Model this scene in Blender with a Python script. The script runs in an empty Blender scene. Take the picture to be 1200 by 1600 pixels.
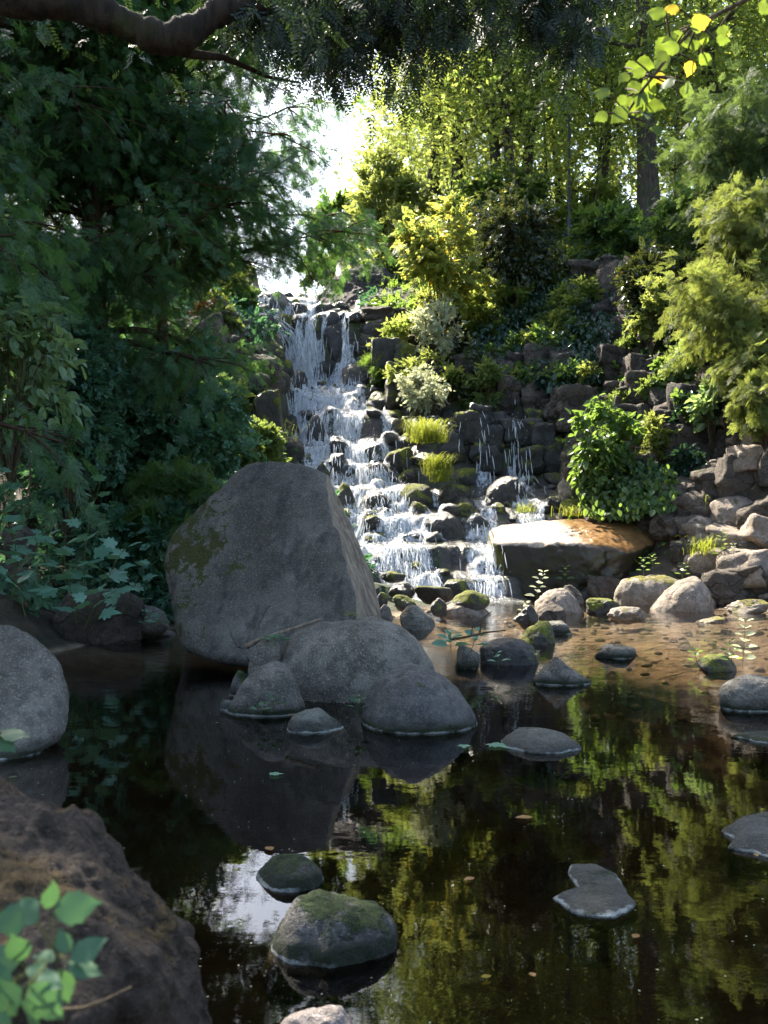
import bpy, bmesh, math, random
import numpy as np
from mathutils import Vector
from mathutils.bvhtree import BVHTree

R = math.radians
SC = bpy.context.scene
COL = SC.collection

# ------------------------------------------------------------------ camera, light, exposure
CAMZ, FPX = 1.7, 1600.0          # eye height over the pool, focal length in photo pixels
cam_d = bpy.data.cameras.new('camera')
cam_d.lens = 36; cam_d.sensor_width = 36; cam_d.clip_start = 0.05; cam_d.clip_end = 2000
cam_d.dof.use_dof = True; cam_d.dof.focus_distance = 12; cam_d.dof.aperture_fstop = 5.0
cam = bpy.data.objects.new('camera', cam_d); COL.objects.link(cam)
cam.location = (0, 0, CAMZ); cam.rotation_euler = (R(90), 0, 0)
SC.camera = cam

SUN_EL, SUN_ROT = R(46), R(-31)
world = bpy.data.worlds.new('World'); SC.world = world; world.use_nodes = True
wn = world.node_tree
sky = wn.nodes.new('ShaderNodeTexSky'); sky.sky_type = 'NISHITA'; sky.sun_disc = False
sky.sun_elevation = SUN_EL; sky.sun_rotation = SUN_ROT; sky.air_density = 1.0; sky.dust_density = 2.2; sky.ozone_density = 0.2
wn.links.new(sky.outputs[0], wn.nodes['Background'].inputs[0])
wn.nodes['Background'].inputs[1].default_value = 0.105
sun_d = bpy.data.lights.new('sun', 'SUN'); sun_d.energy = 5.0; sun_d.angle = R(0.53); sun_d.color = (1.0, 0.92, 0.78)
sun = bpy.data.objects.new('sun', sun_d); COL.objects.link(sun)
sd = Vector((math.sin(SUN_ROT)*math.cos(SUN_EL), math.cos(SUN_ROT)*math.cos(SUN_EL), math.sin(SUN_EL)))
sun.rotation_euler = sd.to_track_quat('Z', 'Y').to_euler(); sun.location = (0, 0, 40)

SC.view_settings.view_transform = 'Standard'; SC.view_settings.look = 'None'
SC.view_settings.exposure = 2.42; SC.view_settings.gamma = 1.0
SC.render.engine = 'CYCLES'
cy = SC.cycles
cy.max_bounces = 7; cy.diffuse_bounces = 3; cy.glossy_bounces = 3; cy.transmission_bounces = 5; cy.transparent_max_bounces = 24
cy.caustics_reflective = False; cy.caustics_refractive = False
cy.sample_clamp_indirect = 4.0
cy.use_denoising = True
try: cy.denoiser = 'OPENIMAGEDENOISE'; cy.denoising_input_passes = 'RGB_ALBEDO_NORMAL'; cy.denoising_prefilter = 'ACCURATE'
except Exception: pass

# ------------------------------------------------------------------ helpers
def P(px, py, d):
    return np.array([(px-600)/FPX*d, d, CAMZ-(py-800)/FPX*d])

def hash3(i, seed):
    i = i.astype(np.int64)
    h = (i[:, 0]*374761393 + i[:, 1]*668265263 + i[:, 2]*2147483647 + seed*974634777) & 0xffffffff
    h = ((h ^ (h >> 13))*1274126177) & 0xffffffff
    h = ((h ^ (h >> 16))*2246822519) & 0xffffffff
    return ((h ^ (h >> 15)) & 0xffffff)/float(0xffffff)

def vnoise(p, seed=0):
    f = np.floor(p); t = p-f; t = t*t*t*(t*(t*6-15)+10); o = 0
    for a in (0, 1):
        for b in (0, 1):
            for c in (0, 1):
                w = (t[:, 0] if a else 1-t[:, 0])*(t[:, 1] if b else 1-t[:, 1])*(t[:, 2] if c else 1-t[:, 2])
                o = o+w*hash3(f+np.array([a, b, c]), seed)
    return o*2-1

def fbm(p, octv=4, seed=0, gain=.5, lac=2.03):
    a, s, o = 1., 1., 0.
    for k in range(octv):
        o = o+a*vnoise(p*s+17.3*k, seed+k); a *= gain; s *= lac
    return o

def mesh_data(name, V, Fs, mats, midx=None, smooth=True):
    V = np.asarray(V, dtype=np.float32).reshape(-1, 3)
    if not isinstance(Fs, list): Fs = [Fs]
    Fs = [np.asarray(f, dtype=np.int32) for f in Fs if len(f)]
    loops = np.concatenate([f.ravel() for f in Fs])
    tot = np.concatenate([np.full(len(f), f.shape[1], dtype=np.int32) for f in Fs])
    st = np.concatenate([[0], np.cumsum(tot)[:-1]]).astype(np.int32)
    me = bpy.data.meshes.new(name)
    me.vertices.add(len(V)); me.vertices.foreach_set('co', V.ravel())
    me.loops.add(len(loops)); me.loops.foreach_set('vertex_index', loops)
    me.polygons.add(len(tot)); me.polygons.foreach_set('loop_start', st)
    try: me.polygons.foreach_set('loop_total', tot)
    except Exception: pass
    me.update(calc_edges=True)
    me.polygons.foreach_set('use_smooth', np.full(len(tot), smooth, dtype=bool))
    for m in (mats if isinstance(mats, (list, tuple)) else [mats]): me.materials.append(m)
    me.update()
    return me

def link(name, me, parent=None, loc=None):
    o = bpy.data.objects.new(name, me); COL.objects.link(o)
    if parent is not None: o.parent = parent
    if loc is not None: o.location = loc
    return o

def part(name, V, Fs, mat, parent=None, smooth=True, origin=None):
    V = np.asarray(V, dtype=float).reshape(-1, 3)
    if origin is not None: V = V-np.asarray(origin)
    return link(name, mesh_data(name, V, Fs, mat, smooth=smooth), parent, None if parent is not None else origin)

def tag(o, label, cat, group=None, kind=None):
    if label: o['label'] = label
    if cat: o['category'] = cat
    if group: o['group'] = group
    if kind: o['kind'] = kind
    return o

def thing(name, label, cat, loc, group=None):
    o = bpy.data.objects.new(name, None); COL.objects.link(o); o.location = loc
    o.empty_display_size = .2
    return tag(o, label, cat, group)

def copy_thing(src, loc, rotz=0, scale=1, label=None, group=None):
    c = src.copy(); COL.objects.link(c); c.location = loc; c.rotation_euler = (0, 0, rotz); c.scale = (scale,)*3
    if label: c['label'] = label
    if group: c['group'] = group
    for ch in list(src.children):
        d = ch.copy(); COL.objects.link(d); d.parent = c
    return c

class MB:
    def __init__(s): s.V = []; s.F = {}; s.n = 0
    def add(s, V, F):
        V = np.asarray(V, dtype=float).reshape(-1, 3); F = np.asarray(F)
        s.F.setdefault(F.shape[1], []).append(F+s.n); s.V.append(V); s.n += len(V)
    def get(s): return np.concatenate(s.V), [np.concatenate(v) for v in s.F.values()]
    def tube(s, pts, rad, k=6):
        pts = np.asarray(pts, dtype=float); n = len(pts)
        rad = np.broadcast_to(np.asarray(rad, dtype=float), (n,))
        T = np.gradient(pts, axis=0); T /= np.linalg.norm(T, axis=1)[:, None]+1e-9
        ref = np.array([0, 0, 1.]) if abs(T[:, 2]).mean() < .8 else np.array([1., 0, 0])
        A = np.cross(T, ref); A /= np.linalg.norm(A, axis=1)[:, None]+1e-9
        B = np.cross(T, A)
        an = np.linspace(0, 2*np.pi, k, endpoint=False)
        V = pts[:, None]+rad[:, None, None]*(np.cos(an)[None, :, None]*A[:, None]+np.sin(an)[None, :, None]*B[:, None])
        i = np.arange(n-1)[:, None]*k; j = np.arange(k)[None]
        F = np.stack([i+j, i+(j+1) % k, i+k+(j+1) % k, i+k+j], -1).reshape(-1, 4)
        s.add(V.reshape(-1, 3), F)

def nrm(a): return a/(np.linalg.norm(a, axis=-1, keepdims=True)+1e-9)

def frames(yaxis, zhint):
    """rotation matrices whose columns are x, y (along), z (face normal)"""
    y = nrm(yaxis); x = nrm(np.cross(y, zhint)); z = np.cross(x, y)
    return np.stack([x, y, z], -1)

def inst(TV, TF, M, L, S):
    """N transformed copies of a template"""
    N = len(L); m = len(TV)
    V = np.einsum('nij,mj->nmi', M, TV)*np.asarray(S).reshape(-1, 1, 1)+L[:, None]
    off = (np.arange(N)*m)[:, None, None]
    return V.reshape(-1, 3), [(f[None]+off).reshape(-1, f.shape[1]) for f in (TF if isinstance(TF, list) else [TF])]

def ico(level, _c={}):
    if level not in _c:
        bm = bmesh.new(); bmesh.ops.create_icosphere(bm, subdivisions=level, radius=1)
        V = np.array([v.co[:] for v in bm.verts]); F = np.array([[v.index for v in f.verts] for f in bm.faces]); bm.free()
        _c[level] = (nrm(V), F)
    return _c[level]

# ------------------------------------------------------------------ materials
def newmat(name):
    m = bpy.data.materials.new(name); m.use_nodes = True; nt = m.node_tree; nt.nodes.clear()
    return m, nt
class G:
    """tiny node-graph writer"""
    def __init__(s, nt): s.nt = nt
    def n(s, t, **kw):
        x = s.nt.nodes.new('ShaderNode'+t)
        for k, v in kw.items(): setattr(x, k, v)
        return x
    def set(s, sock, v):
        if hasattr(v, 'links') and hasattr(v, 'is_output'): s.nt.links.new(v, sock)
        elif isinstance(v, tuple) and len(v) == 3 and sock.type == 'RGBA': sock.default_value = (*v, 1)
        else: sock.default_value = v
    def math(s, op, a, b=0., c=0., clamp=False):
        x = s.n('Math', operation=op, use_clamp=clamp); s.set(x.inputs[0], a); s.set(x.inputs[1], b); s.set(x.inputs[2], c); return x.outputs[0]
    def mix(s, f, a, b, mode='MIX'):
        x = s.n('Mix', data_type='RGBA', blend_type=mode); s.set(x.inputs[0], f); s.set(x.inputs[6], a); s.set(x.inputs[7], b); return x.outputs[2]
    def noise(s, vec, scale, detail=4., rough=.55, dist=0.):
        x = s.n('TexNoise'); s.set(x.inputs['Vector'], vec); x.inputs['Scale'].default_value = scale; x.inputs['Detail'].default_value = detail
        x.inputs['Roughness'].default_value = rough; x.inputs['Distortion'].default_value = dist; return x.outputs[0]
    def voro(s, vec, scale, feat='F1'):
        x = s.n('TexVoronoi', feature=feat); s.set(x.inputs['Vector'], vec); x.inputs['Scale'].default_value = scale; return x.outputs[0]
    def ramp(s, f, lo, hi, a=0., b=1.):
        x = s.n('MapRange', interpolation_type='SMOOTHSTEP'); s.set(x.inputs[0], f); x.inputs[1].default_value = lo; x.inputs[2].default_value = hi
        x.inputs[3].default_value = a; x.inputs[4].default_value = b; return x.outputs[0]
    def sep(s, v):
        x = s.n('SeparateXYZ'); s.set(x.inputs[0], v); return x.outputs
    def scale(s, v, xyz):
        x = s.n('VectorMath', operation='MULTIPLY'); s.set(x.inputs[0], v); x.inputs[1].default_value = xyz; return x.outputs[0]
    def bump(s, h, strength, dist, normal=None):
        x = s.n('Bump'); s.set(x.inputs['Height'], h); x.inputs['Strength'].default_value = strength; x.inputs['Distance'].default_value = dist
        if normal is not None: s.set(x.inputs['Normal'], normal)
        return x.outputs[0]
    def out(s, sh): s.nt.links.new(sh, s.n('OutputMaterial').inputs[0])
    def bsdf(s, col, rough=.7, spec=.5, normal=None):
        x = s.n('BsdfPrincipled'); s.set(x.inputs['Base Color'], col); s.set(x.inputs['Roughness'], rough); s.set(x.inputs['Specular IOR Level'], spec)
        if normal is not None: s.set(x.inputs['Normal'], normal)
        return x.outputs[0]

def rock_mat(name, c1, c2, speck=.5, moss=.3, rough=.85, wet_line=False, moss_col=(.05, .065, .012), band=0., cracks=0., spec=.35, bs=1.):
    m, nt = newmat(name); g = G(nt)
    geo = g.n('NewGeometry'); pos = geo.outputs['Position']; nz = g.sep(geo.outputs['Normal'])[2]; z = g.sep(pos)[2]
    big = g.noise(pos, 1.7, 6, .6); mid = g.noise(pos, 9, 6, .65); fine = g.noise(pos, 60, 3, .75)
    col = g.mix(g.ramp(big, .35, .65), c1, c2)
    col = g.mix(g.ramp(mid, .4, .65, 0, .75), col, tuple(x*.55 for x in c1))
    vo = g.voro(pos, 85)
    col = g.mix(g.math('MULTIPLY', g.ramp(fine, .52, .66), speck), col, tuple(min(1, x*2.3) for x in c2))
    col = g.mix(g.math('MULTIPLY', g.ramp(vo, .33, .12), speck), col, tuple(x*.3 for x in c1))
    if cracks:
        wp = g.n('VectorMath', operation='ADD'); nw = g.n('TexNoise'); g.set(nw.inputs['Vector'], pos); nw.inputs['Scale'].default_value = 1.6; nw.inputs['Detail'].default_value = 4
        g.set(wp.inputs[0], g.scale(pos, (.8, .8, 1.9))); g.set(wp.inputs[1], g.scale(nw.outputs[1], (1.1, 1.1, 1.1)))
        cr = g.math('MULTIPLY', g.ramp(g.voro(wp.outputs[0], 1.5, 'DISTANCE_TO_EDGE'), .06, .0), g.ramp(big, .3, .6, .3, 1.))
        col = g.mix(g.math('MULTIPLY', cr, cracks), col, tuple(x*.3 for x in c1))
    lich = g.ramp(g.noise(pos, 5.5, 7, .7), .62, .72)
    col = g.mix(g.math('MULTIPLY', lich, .35), col, tuple(min(1, x*1.7) for x in c2))
    mh = g.noise(pos, 160, 2, .6)
    r = rough
    mm = None
    if moss > 0:
        f = g.math('ADD', g.noise(pos, 2.6, 7, .7), g.math('MULTIPLY', nz, .16))
        mm = g.ramp(f, .80-moss*.45, .90-moss*.45)
        if band:
            bn = g.ramp(g.math('ADD', z, g.math('MULTIPLY', mid, .1)), .07+band, .05+band*.55)
            mm = g.math('MAXIMUM', mm, g.math('MULTIPLY', bn, g.ramp(g.noise(pos, 6, 6, .7), .35, .5)))
        mcol = g.mix(g.ramp(g.noise(pos, 22, 4, .7), .3, .7), tuple(x*.45 for x in moss_col), tuple(min(1, x*1.5) for x in moss_col))
        col = g.mix(mm, col, mcol)
        r = g.math('MULTIPLY_ADD', mm, .95-rough, rough)
    if wet_line:
        wz = g.math('ADD', z, g.math('MULTIPLY', g.noise(pos, 14, 3), -.03))
        col = g.mix(g.ramp(g.math('ADD', wz, g.math('MULTIPLY_ADD', big, -.14, .07)), .10, .03), col, g.mix(.65, col, (.014, .014, .010)))
        ln = g.math('MULTIPLY', g.math('MULTIPLY', g.ramp(wz, .002, -.004), g.ramp(wz, -.06, -.035)), g.ramp(g.noise(pos, 5, 4, .6), .4, .55))
        col = g.mix(g.math('MULTIPLY', ln, .75), col, (.34, .36, .33))
    h = g.math('ADD', g.math('MULTIPLY', mid, 1.0), g.math('MULTIPLY', fine, .35))
    nb = g.bump(h, .95*bs, .07)
    if mm is not None:
        nb = g.bump(g.math('MULTIPLY', mm, g.math('ADD', mh, .6)), .7, .02, nb)
    if cracks: nb = g.bump(g.math('MULTIPLY', cr, -1.), .6*cracks, .06, nb)
    g.out(g.bsdf(col, r, spec, nb)); return m

def leaf_mat(name, dark, light, trans, tf=.45, rough=.45, spec=.35, odd=None, oddp=0.):
    m, nt = newmat(name); g = G(nt)
    geo = g.n('NewGeometry'); rnd = geo.outputs['Random Per Island']; pos = geo.outputs['Position']
    f = g.math('ADD', g.math('MULTIPLY', rnd, .6), g.math('MULTIPLY', g.ramp(g.noise(pos, .9, 3), .3, .7), .4))
    c = g.mix(f, dark, light)
    t = g.mix(f, tuple(x*.75 for x in trans), trans)
    if odd:
        om = g.math('GREATER_THAN', g.math('FRACT', g.math('MULTIPLY', rnd, 37.7)), 1-oddp)
        c = g.mix(om, c, odd); t = g.mix(om, t, tuple(min(1, x*2.) for x in odd))
    b = g.bsdf(c, rough, spec)
    tr = g.n('BsdfTranslucent'); g.set(tr.inputs[0], t)
    mx = g.n('MixShader'); mx.inputs[0].default_value = tf
    nt.links.new(b, mx.inputs[1]); nt.links.new(tr.outputs[0], mx.inputs[2]); g.out(mx.outputs[0]); return m

def bark_mat(name, c1, c2, moss=.0):
    m, nt = newmat(name); g = G(nt)
    pos = g.n('NewGeometry').outputs['Position']
    n = g.noise(g.scale(pos, (9, 9, 1.6)), 2.2, 6, .65); n2 = g.noise(pos, 2.0, 4)
    col = g.mix(g.ramp(n, .35, .65), c1, c2)
    if moss: col = g.mix(g.math('MULTIPLY', g.ramp(n2, .5, .65), moss), col, (.045, .06, .015))
    g.out(g.bsdf(col, .9, .2, g.bump(n, .8, .04))); return m

M = {}
M['gran'] = rock_mat('grey_granite', (.100, .091, .072), (.205, .188, .152), .5, .16, .8)
M['granpool'] = rock_mat('grey_granite_in_pool', (.090, .082, .066), (.19, .174, .142), .42, .14, .75, True, (.035, .05, .012), band=.05)
M['moss'] = rock_mat('mossy_pool_stone', (.068, .062, .056), (.15, .138, .124), .45, .46, .85, True, (.028, .045, .010), band=.07)
M['flatpool'] = rock_mat('pale_flat_stone', (.085, .09, .075), (.14, .145, .12), .5, .2, .7, True, (.06, .08, .03))
M['slate'] = rock_mat('blue_grey_stone', (.060, .059, .054), (.120, .117, .106), .4, .05, .7, True, (.05, .065, .015), band=.05)
M['wet'] = rock_mat('wet_dark_stone', (.024, .023, .020), (.052, .047, .040), .25, .2, .3, False, (.055, .07, .010), spec=.5)
M['wetmoss'] = rock_mat('wet_mossy_stone', (.030, .027, .023), (.06, .053, .043), .2, .60, .4, False, (.13, .14, .016), spec=.45)
M['tan'] = rock_mat('tan_stone', (.17, .135, .105), (.31, .25, .195), .4, .2, .8, False, (.12, .11, .02))
M['tanmoss'] = rock_mat('tan_mossy_stone', (.19, .16, .125), (.31, .26, .20), .3, .40, .8, False, (.15, .135, .02))
M['cliff'] = rock_mat('weathered_limestone', (.075, .060, .048), (.145, .118, .092), .35, .24, .9, False, (.05, .065, .02), cracks=.8, bs=1.4)
M['darkcliff'] = rock_mat('dark_layered_limestone', (.045, .037, .030), (.085, .070, .056), .3, .16, .85, False, (.05, .06, .015), cracks=.85, bs=1.4)
M['red'] = rock_mat('reddish_stone', (.17, .11, .085), (.26, .18, .14), .3, .05, .85)
M['bank'] = rock_mat('foreground_rock', (.034, .024, .016), (.072, .052, .035), .35, .40, .9, False, (.10, .066, .024), bs=1.5)
M['tanpool'] = rock_mat('tan_pool_stone', (.24, .20, .175), (.36, .30, .26), .6, .0, .6, True)

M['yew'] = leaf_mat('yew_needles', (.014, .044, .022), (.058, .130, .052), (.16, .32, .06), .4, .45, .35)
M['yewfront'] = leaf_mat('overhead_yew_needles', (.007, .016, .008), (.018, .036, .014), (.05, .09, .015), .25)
M['yewlit'] = leaf_mat('sun_tinted_yew_needles', (.06, .085, .024), (.13, .16, .045), (.30, .36, .07), .45, .6, .15, (.22, .15, .04), .03)  # yellow-green of sunlit sprays, with the sunlight put into the colour
M['bgleaf'] = leaf_mat('forest_leaves', (.040, .075, .018), (.095, .14, .030), (.46, .56, .11), .55, .4, .4, (.22, .19, .02), .05)
M['bgleaf2'] = leaf_mat('forest_leaves_dark', (.026, .055, .020), (.060, .10, .032), (.26, .40, .06), .5, .3, .5)
M['yellow'] = leaf_mat('yellow_leaves', (.09, .13, .022), (.19, .22, .04), (.48, .54, .11), .45, .45, .4, (.30, .23, .025), .14)
M['lightgreen'] = leaf_mat('light_green_leaves', (.085, .115, .03), (.17, .20, .06), (.42, .48, .10), .5)
M['glossy'] = leaf_mat('glossy_dark_leaves', (.020, .036, .016), (.05, .068, .030), (.10, .12, .02), .25, .25, .7, (.16, .12, .03), .04)
M['ivy'] = leaf_mat('ivy_leaves', (.012, .036, .024), (.034, .075, .044), (.05, .11, .035), .25, .35, .5)
M['shade'] = leaf_mat('shade_tinted_leaves', (.022, .070, .042), (.080, .185, .105), (.12, .28, .10), .35, .4, .45)  # teal of shaded left bank foliage put into these and the maple leaves
M['maple'] = leaf_mat('maple_leaves', (.085, .20, .135), (.17, .34, .23), (.18, .36, .15), .35, .4, .5)
M['broad'] = leaf_mat('broad_leaves', (.030, .075, .026), (.075, .145, .045), (.22, .34, .05), .45, .38, .5)
M['silver'] = leaf_mat('silvery_leaves', (.26, .30, .17), (.48, .50, .36), (.6, .62, .36), .45)
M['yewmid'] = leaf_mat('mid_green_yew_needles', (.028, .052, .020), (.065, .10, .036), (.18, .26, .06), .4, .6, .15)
M['hazel'] = leaf_mat('hazel_leaves', (.085, .17, .085), (.19, .29, .15), (.32, .44, .12), .45, .38, .5)  # lightened in colour to stand in for sun on the left edge bush
M['herb'] = leaf_mat('herb_leaves', (.06, .10, .03), (.13, .18, .06), (.28, .36, .07), .45)
M['grass'] = leaf_mat('grass_blades', (.09, .13, .015), (.17, .21, .025), (.38, .42, .04), .5)
M['nearleaf'] = leaf_mat('near_leaves', (.030, .085, .042), (.075, .16, .085), (.08, .18, .05), .35, .5, .3)
M['branchleaf'] = leaf_mat('branch_leaves', (.05, .10, .018), (.10, .15, .025), (.26, .36, .03), .5, .4, .4, (.32, .24, .02), .12)
M['litter'] = leaf_mat('fallen_leaves', (.16, .07, .02), (.30, .17, .05), (.2, .1, .03), .2)
M['bark'] = bark_mat('grey_brown_bark', (.035, .028, .022), (.085, .07, .055), .3)
M['barkdark'] = bark_mat('dark_yew_bark', (.030, .017, .012), (.065, .036, .024), .15)
M['barkblack'] = bark_mat('dark_limb_bark', (.010, .008, .006), (.034, .024, .017), .35)
M['barkred'] = bark_mat('reddish_yew_bark', (.06, .028, .016), (.13, .06, .035), .1)
M['twig'] = bark_mat('twig_bark', (.05, .035, .02), (.10, .075, .045))
M['stemg'] = bark_mat('green_stem', (.05, .07, .02), (.09, .10, .03))
M['wood'] = bark_mat('dry_wood', (.12, .09, .065), (.22, .17, .125))

def ground_mat():
    m, nt = newmat('forest_ground'); g = G(nt)
    pos = g.n('NewGeometry').outputs['Position']; z = g.sep(pos)[2]
    at = g.n('Attribute', attribute_name='wet').outputs['Fac']
    n = g.noise(pos, 3, 6, .65); n2 = g.noise(pos, 24, 4, .7); n3 = g.noise(pos, .7, 3)
    soil = g.mix(g.ramp(n, .35, .65), (.030, .024, .015), (.065, .050, .030))
    soil = g.mix(g.ramp(n3, .42, .6), soil, (.026, .038, .016))
    peb = g.voro(pos, 9)
    bed = g.mix(g.ramp(n, .3, .7), (.15, .105, .066), (.32, .24, .155))
    bed = g.mix(g.ramp(peb, .35, .15, 0, .45), bed, (.22, .17, .12))
    bed = g.mix(g.ramp(n2, .5, .7, 0, .6), bed, (.05, .034, .02))
    wetc = g.mix(g.ramp(n, .3, .7), (.022, .02, .017), (.055, .047, .038))
    wetc = g.mix(g.ramp(g.noise(pos, 2, 5, .7), .5, .6), wetc, (.045, .058, .01))
    bed = g.mix(g.ramp(z, -.24, -.42), bed, g.mix(g.ramp(n, .4, .7), (.016, .012, .008), (.035, .025, .016)))
    c = g.mix(g.ramp(z, .06, .0), soil, bed); c = g.mix(at, c, wetc)
    r = g.math('MULTIPLY_ADD', at, -.55, .9)
    g.out(g.bsdf(c, r, .4, g.bump(g.math('ADD', n, g.math('MULTIPLY', n2, .4)), .7, .1))); return m
M['ground'] = ground_mat()

def water_mat():
    m, nt = newmat('pool_water'); g = G(nt)
    pos = g.n('NewGeometry').outputs['Position']; s = g.sep(pos)
    y = s[1]
    amp = g.ramp(y, 7, 18, .04, .9)
    h = g.math('ADD', g.noise(g.scale(pos, (1, 1.15, 1)), 2.3, 2, .5), g.math('MULTIPLY', g.noise(g.scale(pos, (1, 1.5, 1)), 8, 3, .55), .32))
    nb = g.bump(g.math('MULTIPLY', h, amp), 1., .024)
    fr = g.n('Fresnel'); fr.inputs[0].default_value = 1.40; nt.links.new(nb, fr.inputs[1])
    dp = g.n('Attribute', attribute_name='depth').outputs['Fac']
    cc = g.n('CombineColor')
    for i_, k_ in enumerate((.42, .33, .21)): g.set(cc.inputs[i_], g.math('POWER', k_, dp))
    tr = g.n('BsdfTransparent'); nt.links.new(cc.outputs[0], tr.inputs[0])
    gl = g.n('BsdfGlossy'); gl.inputs[0].default_value = (1, 1, 1, 1); gl.inputs['Roughness'].default_value = .004; nt.links.new(nb, gl.inputs['Normal'])
    mx = g.n('MixShader'); nt.links.new(fr.outputs[0], mx.inputs[0]); nt.links.new(tr.outputs[0], mx.inputs[1]); nt.links.new(gl.outputs[0], mx.inputs[2])
    g.out(mx.outputs[0]); return m
M['water'] = water_mat()

def film_mat():
    """thin running water: foam where the attribute says the flow is dense"""
    m, nt = newmat('running_water'); g = G(nt)
    pos = g.n('NewGeometry').outputs['Position']
    at = g.n('Attribute', attribute_name='foam').outputs['Fac']
    n = g.noise(g.scale(pos, (1., .45, .4)), 17, 7, .74, .5); n2 = g.noise(pos, 45, 3, .7)
    f = g.math('ADD', g.math('MULTIPLY', at, .9), g.math('MULTIPLY_ADD', n, 2.6, -1.42))
    f = g.math('ADD', f, g.math('MULTIPLY_ADD', n2, .8, -.4))
    foam = g.ramp(f, .22, 1.0)
    nb = g.bump(g.math('ADD', n, g.math('MULTIPLY', n2, .3)), .8, .05)
    fr = g.n('Fresnel'); fr.inputs[0].default_value = 1.33; nt.links.new(nb, fr.inputs[1])
    tr = g.n('BsdfTransparent'); tr.inputs[0].default_value = (.9, .9, .88, 1)
    gl = g.n('BsdfGlossy'); gl.inputs['Roughness'].default_value = .08; nt.links.new(nb, gl.inputs['Normal'])
    m1 = g.n('MixShader'); nt.links.new(fr.outputs[0], m1.inputs[0]); nt.links.new(tr.outputs[0], m1.inputs[1]); nt.links.new(gl.outputs[0], m1.inputs[2])
    df = g.bsdf((.82, .86, .90), .5, .4, nb)
    tl = g.n('BsdfTranslucent'); tl.inputs[0].default_value = (.8, .84, .88, 1)
    m2 = g.n('MixShader'); m2.inputs[0].default_value = .4; nt.links.new(df, m2.inputs[1]); nt.links.new(tl.outputs[0], m2.inputs[2])
    m3 = g.n('MixShader'); nt.links.new(foam, m3.inputs[0]); nt.links.new(m1.outputs[0], m3.inputs[1]); nt.links.new(m2.outputs[0], m3.inputs[2])
    g.out(m3.outputs[0]); return m
M['film'] = film_mat()
def strand_mat():
    m, nt = newmat('white_water'); g = G(nt)
    df = g.bsdf((.84, .87, .90), .35, .5)
    tl = g.n('BsdfTranslucent'); tl.inputs[0].default_value = (.84, .87, .9, 1)
    m2 = g.n('MixShader'); m2.inputs[0].default_value = .45; nt.links.new(df, m2.inputs[1]); nt.links.new(tl.outputs[0], m2.inputs[2])
    g.out(m2.outputs[0]); return m
M['strand'] = strand_mat()

# ------------------------------------------------------------------ terrain
CP = [(100,1005,13.3),(250,990,14.3),(20,935,13),(-150,1000,12.5),(150,905,15),(250,865,17),(330,785,20),(385,725,22.5),(425,700,24.5),(385,560,28),(340,490,28),
      (200,560,22),(100,500,24),(0,450,26),(-200,500,22),(200,450,30),(390,445,36),(300,420,38),(150,420,36),(-200,400,36),(440,440,44),(560,425,44),
      (1200,940,18.5),(1120,950,18.1),(1300,930,18),(800,952,19.6),(900,950,20),(980,945,19.8),(860,940,21.5),(1180,860,20),(1000,805,22),(1100,790,22),(900,795,23),(900,700,25),(950,570,27),(1000,430,29),(1100,640,22.5),(1190,700,20.5),(1300,700,20),
      (1190,500,24),(885,560,28.5),(800,560,29.5),(700,565,30),(650,520,31),(625,440,36),(700,400,36),(880,395,36),(1020,340,34),(1200,330,34),(1400,400,30),
      (760,330,42),(665,300,44)]
cp = [P(*c) for c in CP]
cp += [np.array(c) for c in [(-12, 45, 11.5), (-4, 52, 11), (2, 55, 12), (12, 50, 13.5), (20, 40, 13), (-20, 35, 10), (-18, 20, 5), (-14, 12, 1.6), (-9, 9, .6), (-8, 4, .7), (-8, -4, 1),
       (0, 12, -.7), (0, 8, -.85), (-2.5, 9.5, -.8), (4, 10, -.6), (0, 4, -.8), (4, 4, -.8), (-3, 4, -.7), (2, 6, -.8), (6, 7, -.6), (3, 15, -.22), (5, 16.5, -.2), (2, 17.5, -.2), (4.5, 15, -.2), (3.4, 12.4, -.3), (6.5, 16.5, -.16), (8, 16, -.1), (3.2, 18.3, -.14), (5, 17.7, -.14), (-2, 12.4, -.45), (6, 13, -.18),
       (9, 14, .3), (10, 9, .5), (10, 3, .6), (8, -3, .8), (0, -4, .9), (13, 18, 3), (0, 70, 12), (-35, 70, 14), (35, 70, 15), (35, 20, 9), (-35, 20, 8), (0, 0, -.1), (20, 10, 3)]]
cp = np.array(cp)
_D = np.linalg.norm(cp[:, None, :2]-cp[None, :, :2], axis=-1)
_A = np.block([[_D+np.eye(len(cp))*-.15, np.ones((len(cp), 1))], [np.ones((1, len(cp))), np.zeros((1, 1))]])
_w = np.linalg.solve(_A, np.append(cp[:, 2], 0))
def bank_h(x, y):
    q = np.stack([x, y], -1); o = np.full(len(q), _w[-1])
    for k in range(len(cp)): o = o+_w[k]*np.linalg.norm(q-cp[k, :2], axis=1)
    return o
PR = np.array([(14,-.3),(18.6,-.25),(19.4,-.06),(20.4,.02),(20.6,.40),(21.0,.5),(21.2,.95),(22.2,1.1),(22.4,1.6),(23.4,1.75),(23.6,2.2),(24.8,2.35),(25,2.8),(26.1,2.95),(26.3,3.35),
               (27.5,3.7),(27.7,4.2),(28.8,4.6),(29,5.0),(30.6,5.45),(30.9,6.3),(31.2,7.55),(32.5,7.7),(32.7,8.15),(34.5,8.4),(34.7,8.9),(37,9.4),(39,9.7),(45,10.2),(60,10.4)])
PR2 = np.array([(20.5,.3),(22,1.0),(22.4,1.3),(23,1.65),(24.5,2.1),(25.7,2.7),(26.1,3.8),(27.2,4.0),(28,4.6)])
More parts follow.
